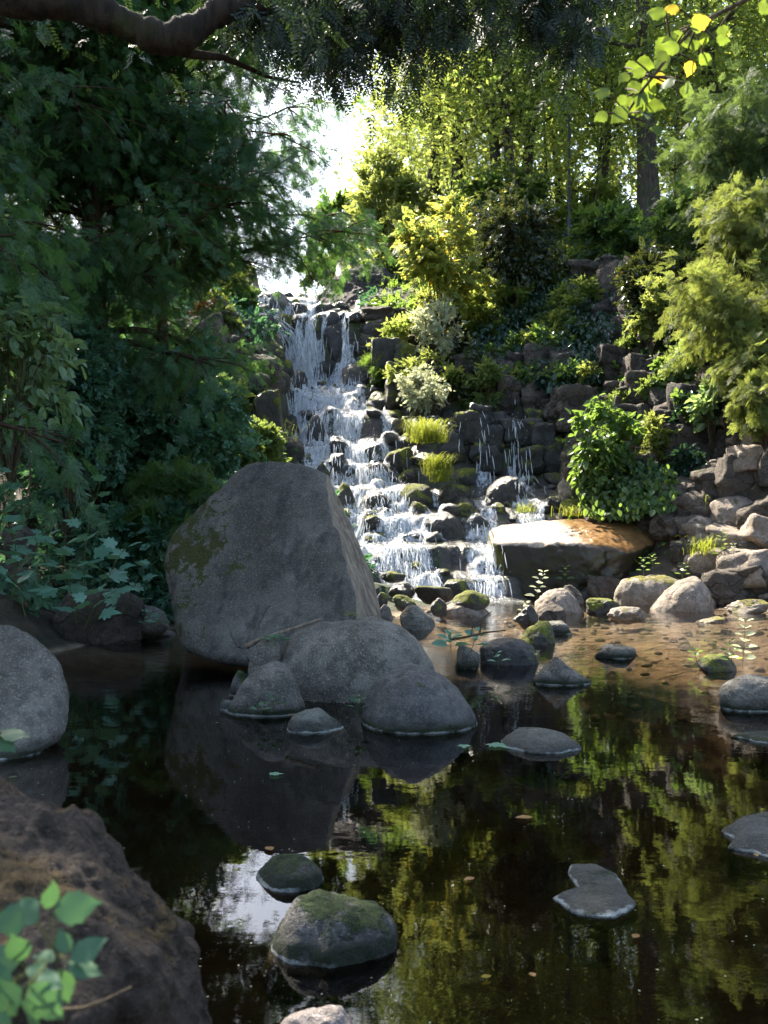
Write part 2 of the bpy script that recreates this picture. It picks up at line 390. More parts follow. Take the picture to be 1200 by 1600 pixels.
CH = np.array([(18.6,570,860),(19.4,585,850),(21,560,800),(22.5,525,850),(24,480,872),(26,432,880),(27,440,870),(27.7,448,640),(29,450,605),(31,428,588),(32,395,578),(34.5,398,535),(37,405,522),(45,400,520),(60,380,520)])
def sstep(t): t = np.clip(t, 0, 1); return t*t*(3-2*t)
def H(x, y, noise=True):
    x = np.atleast_1d(np.asarray(x, float)); y = np.atleast_1d(np.asarray(y, float))
    b = bank_h(x, y)
    px = 600+x*FPX/np.maximum(y, 1)
    xl = np.interp(y, CH[:, 0], CH[:, 1]); xr = np.interp(y, CH[:, 0], CH[:, 2])
    w = sstep((px-xl)/14+.5)*sstep((xr-px)/14+.5)*sstep((y-18.2)/.8)
    p3 = np.stack([x, y, x*0], -1)
    if noise:
        n = fbm(p3*.55, 4, 5)*np.where(b < .1, .10, .28); wob = fbm(p3*.9, 3, 9)*.35
        n = n*sstep((y-8)/6+.2)
    else: n = 0; wob = 0
    c = np.interp(y+wob, PR[:, 0], PR[:, 1]); c2 = np.interp(y+wob*.6, PR2[:, 0], PR2[:, 1])
    t = sstep((px-(640+(26.5-np.clip(y, 19, 26.5))*16))/70)*sstep((y-20.3)/.8)
    c = c*(1-t)+c2*t
    return (b+n)*(1-w)+(c+(fbm(p3*2.2, 3, 3)*.06 if noise else 0))*w
def wetmask(x, y):
    px = 600+x*FPX/np.maximum(y, 1)
    xl = np.interp(y, CH[:, 0], CH[:, 1]); xr = np.interp(y, CH[:, 0], CH[:, 2])
    return sstep((px-xl)/20+.8)*sstep((xr-px)/20+.8)*sstep((y-18.6)/.8)
gx = np.concatenate([np.linspace(-220, -32, 14), np.linspace(-30, -8, 60), np.linspace(-7.8, 11, 230), np.linspace(11.4, 32, 55), np.linspace(36, 220, 14)])
gy = np.concatenate([np.linspace(-120, -12, 8), np.linspace(-10, 10, 70), np.linspace(10.2, 39, 300), np.linspace(39.4, 72, 70), np.linspace(76, 320, 16)])
GX, GY = np.meshgrid(gx, gy); fx, fy = GX.ravel(), GY.ravel()
gz = H(np.clip(fx, -36, 36), np.clip(fy, -12, 72)); far = np.maximum(np.maximum(np.abs(fx)-36, fy-72), 0); gz = gz+far*.02
nx, ny = len(gx), len(gy)
ii = (np.arange(ny-1)[:, None]*nx+np.arange(nx-1)[None]).ravel()
GF = np.stack([ii, ii+1, ii+nx+1, ii+nx], -1); GV = np.stack([fx, fy, gz], -1)
gme = mesh_data('ground', GV, GF, M['ground'])
at = gme.attributes.new('wet', 'FLOAT', 'POINT'); at.data.foreach_set('value', (wetmask(fx, fy)*(np.abs(fx) < 12)).astype(np.float32))
tag(link('ground', gme), 'dark forest soil, pool bed and stepped rock under the cascade', 'ground', kind='structure')

def ground_d(px, py, dmin=9., dmax=60.):
    ds = np.linspace(dmin, dmax, 500)
    x = (px-600)/FPX*ds; z = CAMZ-(py-800)/FPX*ds
    k = np.nonzero(H(x, ds, False) >= z)[0]
    return float(ds[k[0]]) if len(k) else dmax
def gz1(x, y): return float(H([x], [y])[0])

# pool water sheet
wx = np.linspace(-16, 14, 2); wy = np.array([-8, 20.35])
wx = np.linspace(-16, 14, 120); wy = np.linspace(-8, 20.35, 120); wX, wY = np.meshgrid(wx, wy); wX, wY = wX.ravel(), wY.ravel()
iw = (np.arange(119)[:, None]*120+np.arange(119)[None]).ravel()
wme = mesh_data('water', np.stack([wX, wY, 0*wX], -1), np.stack([iw, iw+1, iw+121, iw+120], -1), M['water'])
wa = wme.attributes.new('depth', 'FLOAT', 'POINT'); wa.data.foreach_set('value', np.clip(-H(wX, wY, False), 0, 1.5).astype(np.float32))
tag(link('water', wme), 'still dark pool at the foot of the waterfall', 'water', kind='structure')

# ------------------------------------------------------------------ rocks
ROCKS = []          # (verts, faces) in world space, for the running water to meet
def rock_shape(rng, level, p=14, npl=14, rough=.06, flat_top=False, rnd=.86, block=0.):
    V, F = ico(level)
    n = nrm(rng.normal(size=(npl, 3))); c = rng.uniform(.72, 1., npl)
    if block: n = np.concatenate([n, nrm(np.concatenate([np.eye(3), -np.eye(3)])+rng.normal(size=(6, 3))*.13)]); c = np.concatenate([c, rng.uniform(.55, .75, 6)*block])
    if flat_top: n = np.concatenate([n, [[rng.normal()*.12, rng.normal()*.12, 1]]]); n = nrm(n); c = np.append(c, .62)
    q = np.maximum(V@n.T, 0)/c
    r = ((q**p).sum(1)+rnd**p)**(-1/p)
    W = V*r[:, None]
    s = rng.integers(1, 9999)
    W = W*(1+rough*fbm(V*1.9+s, 3, s)[:, None]*1.3+rough*.4*fbm(V*6+s, 4, s+7)[:, None])
    lo, hi = W.min(0), W.max(0)
    return (W-(lo+hi)/2)/(hi-lo), F
def rock(label, px0, px1, py0, py1, mat, seed, d=None, depth=.8, embed=.5, level=4, p=14, npl=14, rough=.05, rot=0., flat=False, group=None, cat='rock', name='rock', dfront=None, strata=0., rnd=.86, block=0.):
    rng = np.random.default_rng(seed)
    if d is None:
        dfr = 2720./(py1-800) if dfront is None and py1 > 940 else (dfront or ground_d((px0+px1)/2, py1))
        w0 = (px1-px0)/FPX*dfr; dp = w0*depth; d = dfr+dp/2
    w = (px1-px0)/FPX*d; dp = w*depth
    zt = CAMZ-(py0-800)/FPX*d; zb = CAMZ-(py1-800)/FPX*(d-dp/2)
    h = max(zt-zb, .12*w); e = embed*h
    V, F = rock_shape(rng, level, p, npl, rough, flat, rnd, block)
    if rot:
        c, s = math.cos(rot), math.sin(rot); V = V@np.array([[c, 0, -s], [0, 1, 0], [s, 0, c]]).T; V = V/(V.max(0)-V.min(0))
    V = V*np.array([w*1.04, dp, h+e])
    if strata:
        q = V+fbm(V*1.5+seed, 3, seed)[:, None]*.10; b_ = vnoise(np.stack([q[:, 2]*5.5, q[:, 2]*0+seed, q[:, 2]*0], -1), seed); b_ = np.tanh(b_*7)
        V[:, :2] *= 1+strata*(b_+.5*fbm(V*4+seed, 3, seed+2))[:, None]
    V[:, 2] += (h+e)/2
    loc = np.array([(((px0+px1)/2)-600)/FPX*d, d, zt-h-e])
    me = mesh_data(name, V, F, M[mat]); o = link(name, me, None, loc); tag(o, label, cat, group)
    if 18 < d < 42: ROCKS.append((V+loc, F))
    return o
def hull_rock(label, pts, mat, seed, level=6, p=22, rough=.02, fine=.012, name='boulder', cat='boulder', mats=None):
    pts = np.array([P(*q) for q in pts]); c = pts.mean(0)
    bm = bmesh.new()
    for q in pts: bm.verts.new(q-c)
    bmesh.ops.convex_hull(bm, input=bm.verts[:]); bm.normal_update()
    n = []; k = []
    for f in bm.faces:
        nn = np.array(f.normal[:]); dd = float(nn@np.array(f.verts[0].co[:]))
        if dd < 0: nn, dd = -nn, -dd
        if all(nn@m2 < .995 or abs(dd-k2) > .03 for m2, k2 in zip(n, k)): n.append(nn); k.append(dd)
    bm.free()
    V, F = ico(level); q = np.maximum(V@np.array(n).T, 0)/np.array(k); r = (q**p).sum(1)**(-1/p)*1.03
    W = V*r[:, None]
    W = W+V*(fbm(W*1.3, 4, seed)[:, None]*rough+fbm(W*7, 4, seed+5)[:, None]*fine+fbm(W*28, 2, seed+8)[:, None]*fine*.35)
    o = part(name, W+c, F, M[mat], origin=(c[0], c[1], (W+c)[:, 2].min()))
    tag(o, label, cat)
    if 18 < c[1] < 42: ROCKS.append((W+c, F))
    return o

def dome(label, outline, d, depth, mat, seed, level=5, p=16, rough=.045, fine=.016, name='rock', cat='rock', skew=.6):
    base = max(q[1] for q in outline)
    if d is None:
        dfr = 2720./(max(base, 938)-800)+max(0, 938-base)*.03 if base > 885 else ground_d((outline[0][0]+outline[-1][0])/2, base)
        d = dfr*(1+(outline[-1][0]-outline[0][0])/FPX*depth/2)
    cx = (outline[0][0]+outline[-1][0])/2; pts = []
    A = np.array([P(q[0], q[1], d) for q in outline]); zb = A[:, 2].min(); c0 = P(cx, base, d)[0]; wd = np.ptp(A[:, 0])*depth
    for k in (-1, -.75, -.35, 0, .4, .75, 1):
        sc_ = math.sqrt(1-k*k*.93)
        for a in A: pts.append((c0+(a[0]-c0)*sc_, d+k*wd/2, zb+(a[2]-zb)*sc_**skew))
    for a in (A[0], A[-1]):
        for k in (-.6, .6): pts.append((c0+(a[0]-c0)*.75, d+k*wd/2, zb-.35*np.ptp(A[:, 2])-.06))
    q3 = [(600+x*FPX/y, 800-(z-CAMZ)*FPX/y, y) for x, y, z in pts]
    return hull_rock(label, q3, mat, seed, level, p, rough, fine, name, cat)

# big boulder in the middle of the pool
def big_mat():
    m, nt = newmat('big_boulder_granite'); g = G(nt)
    geo = g.n('NewGeometry'); pos = geo.outputs['Position']; s = g.sep(pos); nx_ = g.sep(geo.outputs['Normal'])[0]
    fine = g.noise(pos, 55, 3, .75); mid = g.noise(pos, 7, 6, .65); big = g.noise(pos, 1.2, 4)
    col = g.mix(g.ramp(big, .35, .65), (.112, .102, .082), (.212, .194, .160))
    col = g.mix(g.ramp(fine, .5, .66, 0, .55), col, (.40, .37, .31)); col = g.mix(g.ramp(g.voro(pos, 70), .3, .1, 0, .8), col, (.016, .016, .016))
    col = g.mix(g.ramp(mid, .45, .7, 0, .5), col, (.04, .038, .035))
    pale = g.ramp(g.math('ADD', g.noise(pos, 2.2, 5, .6), g.math('MULTIPLY', nx_, .1)), .56, .68)
    col = g.mix(g.math('MULTIPLY', pale, .55), col, (.33, .285, .265))
    brown = g.math('MULTIPLY', g.ramp(nx_, .55, .75), g.ramp(mid, .2, .5, .6, 1.))  # brown right facet, lightened in its colour to stand in for bounced light
    col = g.mix(brown, col, g.mix(g.ramp(g.noise(g.scale(pos, (3, 3, 1)), 3, 5, .7), .35, .65), (.24, .185, .13), (.50, .41, .30)))
    strk = g.ramp(g.noise(g.scale(pos, (2.2, 2.2, .35)), 2.2, 6, .65), .52, .66, 0, .55)
    col = g.mix(strk, col, (.035, .033, .03))
    wpn = g.n('VectorMath', operation='ADD'); nz3 = g.n('TexNoise'); g.set(nz3.inputs['Vector'], pos); nz3.inputs['Scale'].default_value = 1.2; nz3.inputs['Detail'].default_value = 5
    g.set(wpn.inputs[0], pos); g.set(wpn.inputs[1], g.scale(nz3.outputs[1], (.9, .9, .9))); crk = g.ramp(g.voro(wpn.outputs[0], .75, 'DISTANCE_TO_EDGE'), .012, .0)
    crk = g.math('MULTIPLY', crk, g.ramp(big, .56, .64))
    col = g.mix(g.math('MULTIPLY', crk, .35), col, (.03, .029, .026))
    # moss where this boulder carries it: the left shoulder
    mk = g.math('ADD', g.math('MULTIPLY_ADD', g.noise(pos, 4.2, 8, .75), 2.4, -.72), g.ramp(s[0], -1.2, -2.3, -.35, .12)); mk = g.math('ADD', mk, g.ramp(g.math('ABSOLUTE', g.math('SUBTRACT', s[2], 1.42)), .15, .8, .06, -.2))
    moss = g.ramp(mk, .53, .62)
    col = g.mix(moss, col, g.mix(g.ramp(fine, .3, .7), (.035, .04, .010), (.10, .10, .024)))
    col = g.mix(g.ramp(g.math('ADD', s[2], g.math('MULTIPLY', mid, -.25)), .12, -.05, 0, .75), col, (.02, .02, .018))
    h = g.math('ADD', g.math('MULTIPLY', mid, 1.4), g.math('MULTIPLY', fine, .7)); h = g.math('ADD', h, g.math('MULTIPLY', crk, -.6))
    g.out(g.bsdf(col, .8, .3, g.bump(h, 1., .09))); return m
M['bigboulder'] = big_mat()
hull_rock('largest grey boulder, flat topped with a brown right side coloured as if lit and mossy left shoulder',
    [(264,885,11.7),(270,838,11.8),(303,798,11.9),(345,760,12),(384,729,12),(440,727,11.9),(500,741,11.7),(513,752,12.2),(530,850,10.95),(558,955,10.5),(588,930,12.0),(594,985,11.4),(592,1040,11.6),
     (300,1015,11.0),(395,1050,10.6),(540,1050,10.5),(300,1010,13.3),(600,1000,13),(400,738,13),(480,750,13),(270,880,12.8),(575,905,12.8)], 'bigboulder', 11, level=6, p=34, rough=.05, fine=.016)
# smaller stones of the group in front of it
rock('small green mossy stone at the water left of the squat dark boulder', 357,402,1048,1093,'moss',25,d=9.5,depth=.9)
rock('tiny flat stone barely above water at the far left of the group', 344,374,1094,1112,'flatpool',26,depth=.9,embed=1.2)
rock('low pale flat stone with a mossy rim between squat dark and blue-grey boulders', 448,548,1106,1146,'flatpool',27,depth=.8,embed=1.2,level=5,p=9)
dome('broad rounded grey granite boulder in front of the largest boulder', [(418,1085),(428,1040),(438,1000),(475,978),(545,964),(590,964),(625,975),(658,1005),(685,1045),(700,1090)], 9.7, .7, 'gran', 21)
dome('dark blue-grey rounded boulder right of the group in the pool centre', [(560,1135),(566,1100),(582,1070),(610,1050),(640,1039),(668,1044),(700,1062),(728,1095),(748,1132)], 8.25, .8, 'slate', 22)
dome('squat dark boulder on the left end of the group in the pool centre', [(358,1112),(372,1080),(398,1050),(425,1034),(445,1038),(462,1070),(476,1110)], 8.75, .8, 'granpool', 23, p=16, rough=.05)
dome('narrow grey stone wedged behind the squat dark boulder', [(386,1075),(390,1020),(405,1000),(425,994),(438,1010),(440,1075)], 9.5, .8, 'gran', 24, p=16, rough=.05)
dome('mossy grey boulder standing alone in the near pool', [(402,1495),(418,1440),(450,1398),(498,1380),(528,1380),(578,1400),(610,1414),(626,1440),(630,1482)], 4.05, .8, 'moss', 33, p=30, rough=.06, fine=.016)
dome('smaller moss covered stone just behind the lone mossy boulder', [(394,1390),(404,1370),(430,1353),(464,1349),(488,1360),(500,1390)], 4.75, 1.0, 'moss', 34, rough=.04)
dome('tan speckled domed stone at the bottom edge of the photo', [(405,1660),(430,1600),(465,1575),(500,1568),(535,1572),(560,1592),(590,1655)], 3.25, .8, 'tanpool', 35, p=9, rough=.02)
dome('smooth grey boulder at the right edge of the pool', [(1112,1100),(1122,1068),(1150,1053),(1185,1049),(1225,1060),(1240,1098)], 8.9, .7, 'granpool', 45, p=10)
dome('pyramid shaped grey stone in the middle of the right pool', [(824,1064),(845,1040),(866,1020),(880,1026),(905,1050),(925,1064)], 10.2, .8, 'granpool', 46, p=24, rough=.05)
# left and foreground
hull_rock('big smooth grey boulder cut by the left edge of the photo', [(-120,1010,7.9),(-60,975,8.0),(20,975,7.8),(70,1005,7.7),(108,1050,7.6),(116,1090,7.6),(110,1150,7.4),(0,1215,6.9),(-100,1215,6.9),(-200,1100,7.6),(-100,1060,8.6),(90,1080,8.3),(0,990,8.5),(80,1130,8.2),(-120,1220,8)], 'granpool', 31, level=5, p=14, rough=.03)
hull_rock('large dark brown mossy rock filling the lower left corner', [(-150,1110,2.6),(0,1192,2.5),(62,1262,2.42),(130,1338,2.35),(190,1388,2.2),(236,1396,2.25),(283,1455,2.2),(308,1500,2.2),(335,1620,2.15),(350,1900,2.1),(200,1900,1.75),(120,1560,1.75),(-300,1900,1.7),(-200,1450,1.85),(0,1330,2.1),(-200,1200,2.9),(300,1900,2.6),(150,1400,2.7),(-200,1900,2.9)], 'bank', 32, level=7, p=30, rough=.085, fine=.030)
def flat_stone(label, outline, mat, seed, z0=.035, group=None):
    """a slab lying awash: outline in photo pixels on the water plane"""
    o = np.array([P(a, b, 2720./(b-800)) for a, b in outline]); c = o.mean(0); o = np.concatenate([o[i]+(o[(i+1) % len(o)]-o[i])*np.linspace(0, 1, 14, False)[:, None] for i in range(len(o))])
    ang = np.arctan2(o[:, 1]-c[1], o[:, 0]-c[0]); rr = np.hypot(o[:, 0]-c[0], o[:, 1]-c[1]); k = np.argsort(ang); ang, rr = ang[k], rr[k]
    V, F = ico(5); a = np.arctan2(V[:, 1], V[:, 0]); r = np.interp(a, np.concatenate([ang-2*np.pi, ang, ang+2*np.pi]), np.tile(rr, 3))
    hz = np.hypot(V[:, 0], V[:, 1]); prof = np.minimum(hz*1.25, 1)
    W = np.stack([V[:, 0]/(hz+1e-6)*r*prof, V[:, 1]/(hz+1e-6)*r*prof, V[:, 2]*np.where(V[:, 2] > 0, .06, .3)], -1)
    W[:, 2] = np.where(V[:, 2] > 0, (1-prof**5)*z0+V[:, 2]*.012, W[:, 2]-.002)+fbm(W*4, 5, seed)*.010*(1.2-prof)
    W[:, :2] *= 1+.09*fbm(np.stack([W[:, 0]*5, W[:, 1]*5, 0*W[:, 0]], -1), 4, seed+3)[:, None]
    ob = part('flat_stone', W+np.array([c[0], c[1], 0]), F, M[mat], origin=(c[0], c[1], -.3)); tag(ob, label, 'rock', group); return ob
flat_stone('heart shaped pale slab lying awash in the near pool', [(862,1405),(905,1392),(890,1368),(892,1352),(930,1354),(960,1366),(985,1395),(990,1415),(965,1436),(930,1438),(890,1428)], 'flatpool', 41, .022)
flat_stone('long low grey slab in the pool right of the blue-grey boulder', [(783,1158),(800,1145),(850,1147),(890,1155),(914,1172),(880,1178),(830,1178),(795,1170)], 'flatpool', 42, .07)
flat_stone('double lobed slab awash at the right edge above the near pool', [(1128,1300),(1160,1285),(1200,1276),(1260,1276),(1270,1320),(1220,1346),(1180,1336),(1136,1326),(1150,1312)], 'flatpool', 43, .05)
flat_stone('thin dark slab at the right edge below the smooth grey boulder', [(1140,1152),(1180,1146),(1240,1148),(1250,1164),(1190,1162)], 'slate', 44, .03)
rock('flat dark stone alone in the sunlit brown water', 931,993,1007,1030,'granpool',47,depth=.8,embed=.9,flat=True)
rock('small dark stone carrying a leafy plant at the right of the sunlit water', 1090,1150,1021,1050,'wetmoss',48,depth=.8,embed=.7)
rock('small upright dark stone left of the leafy rounded stone', 712,750,1006,1046,'granpool',50,depth=.8,embed=.5)
rock('low dark stone touching the angular stone on its right', 852,893,969,991,'granpool',52,depth=.9,embed=.8)
rock('dark pointed stone behind the broad granite boulder top', 626,679,945,985,'gran',53,depth=.9,embed=.5)
rock('little grey stone in the gap right of the brown boulder side', 586,613,944,972,'gran',54,depth=.9)
for i, (l, ol, mt, dp, pp) in enumerate([
 ('rounded dark stone with green leaves on it right of the broad granite boulder', [(747,1040),(750,1014),(775,998),(810,996),(836,1010),(847,1040)], 'wet', .7, 12),
 ('dark angular stone behind the leafy rounded stone', [(812,1007),(825,985),(842,969),(856,972),(869,1006)], 'wetmoss', .9, 24),
 ('flat grey topped stone at the edge of the brown water below the falls', [(688,964),(692,946),(718,937),(750,943),(774,964)], 'tan', .8, 24),
 ('dark shaded rock leaning against the right side of the largest boulder', [(550,925),(553,882),(570,876),(592,895),(608,930)], 'wet', .9, 14),
 ('big dark domed rock right of the lowest fall', [(644,850),(650,822),(668,804),(695,796),(716,806),(730,832),(734,850)], 'wet', .8, 14),
 ('wide dark rock with mossy back below the lowest falls', [(571,897),(582,872),(608,852),(640,845),(667,851),(681,873),(686,898)], 'wetmoss', .7, 16),
 ('wet glistening boulder under the right rill', [(755,795),(763,760),(785,741),(808,741),(824,768),(828,796)], 'wet', .8, 14),
 ('big wet stone left of the right rill', [(729,737),(744,714),(770,702),(786,709),(793,737)], 'wet', .9, 20),
 ('large flat mossy stone in the sun below the bright grass', [(687,754),(694,738),(715,730),(742,731),(755,752)], 'wetmoss', .8, 14),
 ('big squarish grey-brown boulder near the right edge above the pool', [(1111,850),(1106,810),(1110,783),(1133,775),(1163,774),(1194,783),(1202,806),(1200,850)], 'tan', .8, 26),
 ('smooth oval grey stone left of the big squarish boulder', [(1023,831),(1029,812),(1045,800),(1066,796),(1081,803),(1084,831)], 'tan', .7, 12),
 ('tan sloping stone touching the right end of the long boulder', [(990,888),(1000,872),(1015,855),(1034,844),(1052,846),(1061,864),(1062,888)], 'tan', .8, 24),
 ('large tan stone at the right above the side trickle', [(1110,934),(1107,906),(1119,890),(1150,877),(1172,880),(1184,902),(1186,934)], 'tan', .8, 20),
 ('pale dome with thick yellow moss at the right of the pool head', [(957,946),(959,922),(970,905),(1000,896),(1040,897),(1070,908),(1080,946)], 'tanmoss', .7, 22),
 ('tan dome with cracked face right of the mossy dome', [(1014,956),(1034,930),(1060,908),(1086,902),(1106,920),(1114,956)], 'tan', .8, 26),
 ('humped tan stone with mossy edge in front of the long boulder', [(833,959),(841,940),(860,924),(881,923),(901,940),(915,959)], 'tan', .8, 20)]):
    dome(l, ol, None, dp, mt, 400+i, level=5, p=pp, rough=.05, fine=.018)
# foot of the cascade
FOOT = [('dark wedge stone just left of the white foam at the foot',707,764,921,946,'wetmoss',False),
 ('small yellow mossy stone left of the flat grey topped stone',672,698,934,954,'wetmoss',False),('low mossy ledge stone below the big dark rock at the foot',648,708,914,936,'wetmoss',True),
 ('brown flat stone in the foam below the last step',690,734,905,928,'wetmoss',True),('small mossy stone in the shaded rill right of the largest boulder',614,650,929,948,'wetmoss',False),
 ('thin mossy slab under the rounded dark rock at the foot',597,634,892,905,'wetmoss',True),('dark stone in the rill with white water around',607,648,909,931,'wet',False),
 ('tiny mossy stone at the boulder corner',590,606,925,945,'wetmoss',False)]
for i, (l, a, b, c, e, mt, fl) in enumerate(FOOT): rock(l, a, b, c, e, mt, 60+i, depth=.9, embed=.6, flat=fl, dfront=19.6-(e-880)*.045)
# cascade rocks: label, px0, px1, py0, py1, material
CAS = [
 ('pale grey stone at the top left of the waterfall',424,454,459,485,'gran'),('small mossy stone beside the topmost stream',451,470,470,484,'wetmoss'),('dark stone lowest of the trio at the top stream',454,478,477,491,'wet'),
 ('flat dark stone in the topmost stream',484,518,478,489,'wet'),
 ('leftmost dark stone on the lip of the upper fall',404,432,494,512,'wet'),('mossy rounded stone second on the lip of the upper fall',431,455,494,516,'wetmoss'),('rounded dark stone in the middle of the upper lip',458,485,494,514,'wet'),
 ('taller rounded stone right of the middle on the upper lip',486,512,494,520,'wetmoss'),('sunlit grey capped stone on the right of the upper lip',507,536,490,510,'wet'),('small stone in the notch of the upper lip',531,548,490,506,'wet'),('rightmost small stone on the upper lip',546,564,493,507,'wet'),
 ('tall dark rock face showing behind the upper fall',508,550,507,566,'wet'),
 ('mossy stone on the left edge half way down the upper fall',416,442,537,556,'wetmoss'),('lower mossy stone on the left edge below its twin',424,444,549,568,'wetmoss'),('yellow mossy stone at the left foot of the upper fall',435,457,565,587,'wetmoss'),
 ('mossy stone low on the left bank of the upper fall',432,452,584,606,'wetmoss'),('tall dark wet stone left of the narrow middle run',451,478,581,620,'wet'),
 ('big dark wet boulder splitting the stream under the upper fall',524,582,570,614,'wet'),('dark hump in the splash under the upper fall',492,520,567,588,'wet'),('smooth grey stone right of the middle run',554,578,605,622,'gran'),
 ('sunlit flat stone right below the upper fall',580,606,602,619,'wet'),('dark mossy block right of the middle run',573,616,614,645,'wetmoss'),('small grey stone touching the dark mossy block',550,571,616,630,'gran'),
 ('broad grey stone above the long ledge',540,571,623,647,'wet'),('small brown square stone on the long ledge',565,588,633,649,'tan'),('brown rounded stone on the long ledge left of silvery plants',603,636,628,650,'wet'),
 ('dark stone among foam left of the middle run',480,506,619,643,'wet'),('dark low stone crossing the middle run',512,543,608,626,'wet'),
 ('left block of the long mossy ledge',544,580,644,664,'wetmoss'),('middle block of the long mossy ledge',578,640,645,674,'wetmoss'),('right block of the long mossy ledge under silvery plants',634,690,647,682,'wetmoss'),
 ('last block of the long ledge before the right fall',688,736,650,684,'wet'),('dark block on the lip left of the small right fall',732,776,652,690,'wet'),('dark rounded block on the lip of the small right fall',774,806,650,682,'wet'),('dark rounded block right of the small right fall',808,852,656,702,'wet'),
 ('dark wall stone left of the middle cascade',441,466,651,684,'wet'),('tall dark stone dividing the middle cascade',479,506,650,695,'wet'),('dark lip stone of the middle cascade',505,543,643,662,'wet'),
 ('dark low stone on the left edge of the lower cascade',433,473,686,713,'wet'),('broad dark stone in the centre of the lower cascade',509,553,684,715,'wet'),('dark stone with water veil right of centre in the lower cascade',569,606,692,724,'wet'),
 ('small stone beside the veil stone',602,624,683,699,'wet'),('mossy stone right below the long ledge',600,634,667,688,'wetmoss'),('upper yellow mossy stone left of the bright grass',618,648,686,708,'wetmoss'),('large yellow mossy stone left of the bright grass',602,645,702,731,'wetmoss'),
 ('grass topped dark stone in the middle of the cascade',645,680,676,716,'wetmoss'),('dark stone right of the bright grass',690,718,707,731,'wet'),('mossy round stone above the right rill',759,797,677,706,'wetmoss'),
 
 ('small dark stone left of the lower step',507,540,712,732,'wet'),('dark stone in the lower step near the largest boulder',514,564,723,752,'wet'),('mossy upright stone peeping over the largest boulder',492,514,728,762,'wetmoss'),('dark mossy stone under the fringe right of the largest boulder',514,555,757,805,'wetmoss'),
 ('long veil stone of the lower step',564,625,728,758,'wet'),('small mossy stone ending the lower step',624,654,737,759,'wetmoss'),('mossy topped stone right of the lower fall',619,674,759,794,'wetmoss'),
 ('dark stone in the lower left fall',566,609,772,800,'wet'),('dark mossy stone beside the lower right fall',639,675,787,815,'wetmoss'),('dark stone between the two lowest falls',586,615,797,842,'wet'),
 ('flat dark stone behind the foam left of the long boulder',668,738,846,868,'wet'),
 ('wet stone in the white water left of the long boulder',705,768,872,908,'wet'),
 ('mossy low stone below the flat mossy stone',688,732,759,781,'wetmoss'),('small dark mossy stone above the domed rock',712,739,789,808,'wetmoss'),
 ('green moss cushion stone above the long boulder',739,768,795,810,'wetmoss'),('dark block under the moss cushion',727,764,805,838,'wet'),('small moss cushion stone right of its twin',766,788,792,809,'wetmoss'),
]
for i, (l, a, b, c, e, mt) in enumerate(CAS): rock(l, a-2, b+2, c-4, e, mt, 100+i, depth=.95, embed=.45, p=16, npl=10, level=4, rough=.07)
# right hand side: sunlit stones round the pool head
def long_mat():
    m, nt = newmat('long_boulder_stone'); g = G(nt)
    geo = g.n('NewGeometry'); pos = geo.outputs['Position']; s = g.sep(pos); nn = g.sep(geo.outputs['Normal'])
    mid = g.noise(pos, 6, 6, .65); fine = g.noise(pos, 45, 3, .7)
    col = g.mix(g.ramp(mid, .3, .7), (.32, .25, .185), (.46, .365, .28))
    wob = g.math('MULTIPLY_ADD', g.noise(pos, 1.5, 4), 1.2, -.6)
    stain = g.ramp(g.math('ADD', s[0], g.math('MULTIPLY_ADD', s[1], .15, g.math('MULTIPLY_ADD', wob, .25, -3.1))), 3.6, 4.25)
    str_ = g.math('MULTIPLY', g.ramp(g.noise(g.scale(pos, (3.2, .9, .9)), 1.6, 5, .6, 1.2), .60, .66), .8)
    col = g.mix(g.math('MAXIMUM', stain, str_), col, g.mix(g.ramp(mid, .3, .7), (.11, .055, .02), (.22, .12, .045)))
    low = g.ramp(g.math('ADD', g.math('MULTIPLY', nn[2], .8), g.math('MULTIPLY_ADD', mid, .3, -.15)), .42, .2)  # side faces: dark moss, deepened so the front's shade is in the colour
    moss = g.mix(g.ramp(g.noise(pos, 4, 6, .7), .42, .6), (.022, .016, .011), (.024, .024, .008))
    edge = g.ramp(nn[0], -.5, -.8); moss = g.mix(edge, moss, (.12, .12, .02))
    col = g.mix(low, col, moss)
    r = g.math('MULTIPLY_ADD', stain, -.45, .75)
    g.out(g.bsdf(col, r, .45, g.bump(g.math('ADD', mid, g.math('MULTIPLY', fine, .3)), .5, .04))); return m
M['longb'] = long_mat()
hull_rock('long flat boulder with a pale tan top stained rusty brown at its right end', [(757,835,21.2),(765,822,21.6),(850,812,22.2),(960,812,22.2),(1010,822,21.8),(1036,836,21.6),(1030,855,21.2),(775,850,20.7),(860,848,20.5),(960,856,20.4),(1000,862,20.6),
   (770,905,20.9),(800,935,20.6),(900,935,20.5),(975,915,20.6),(1010,880,21),(780,930,22),(1020,900,22.4),(760,870,21.6),(900,810,22.7)], 'longb', 51, level=6, p=18, rough=.06, fine=.022)
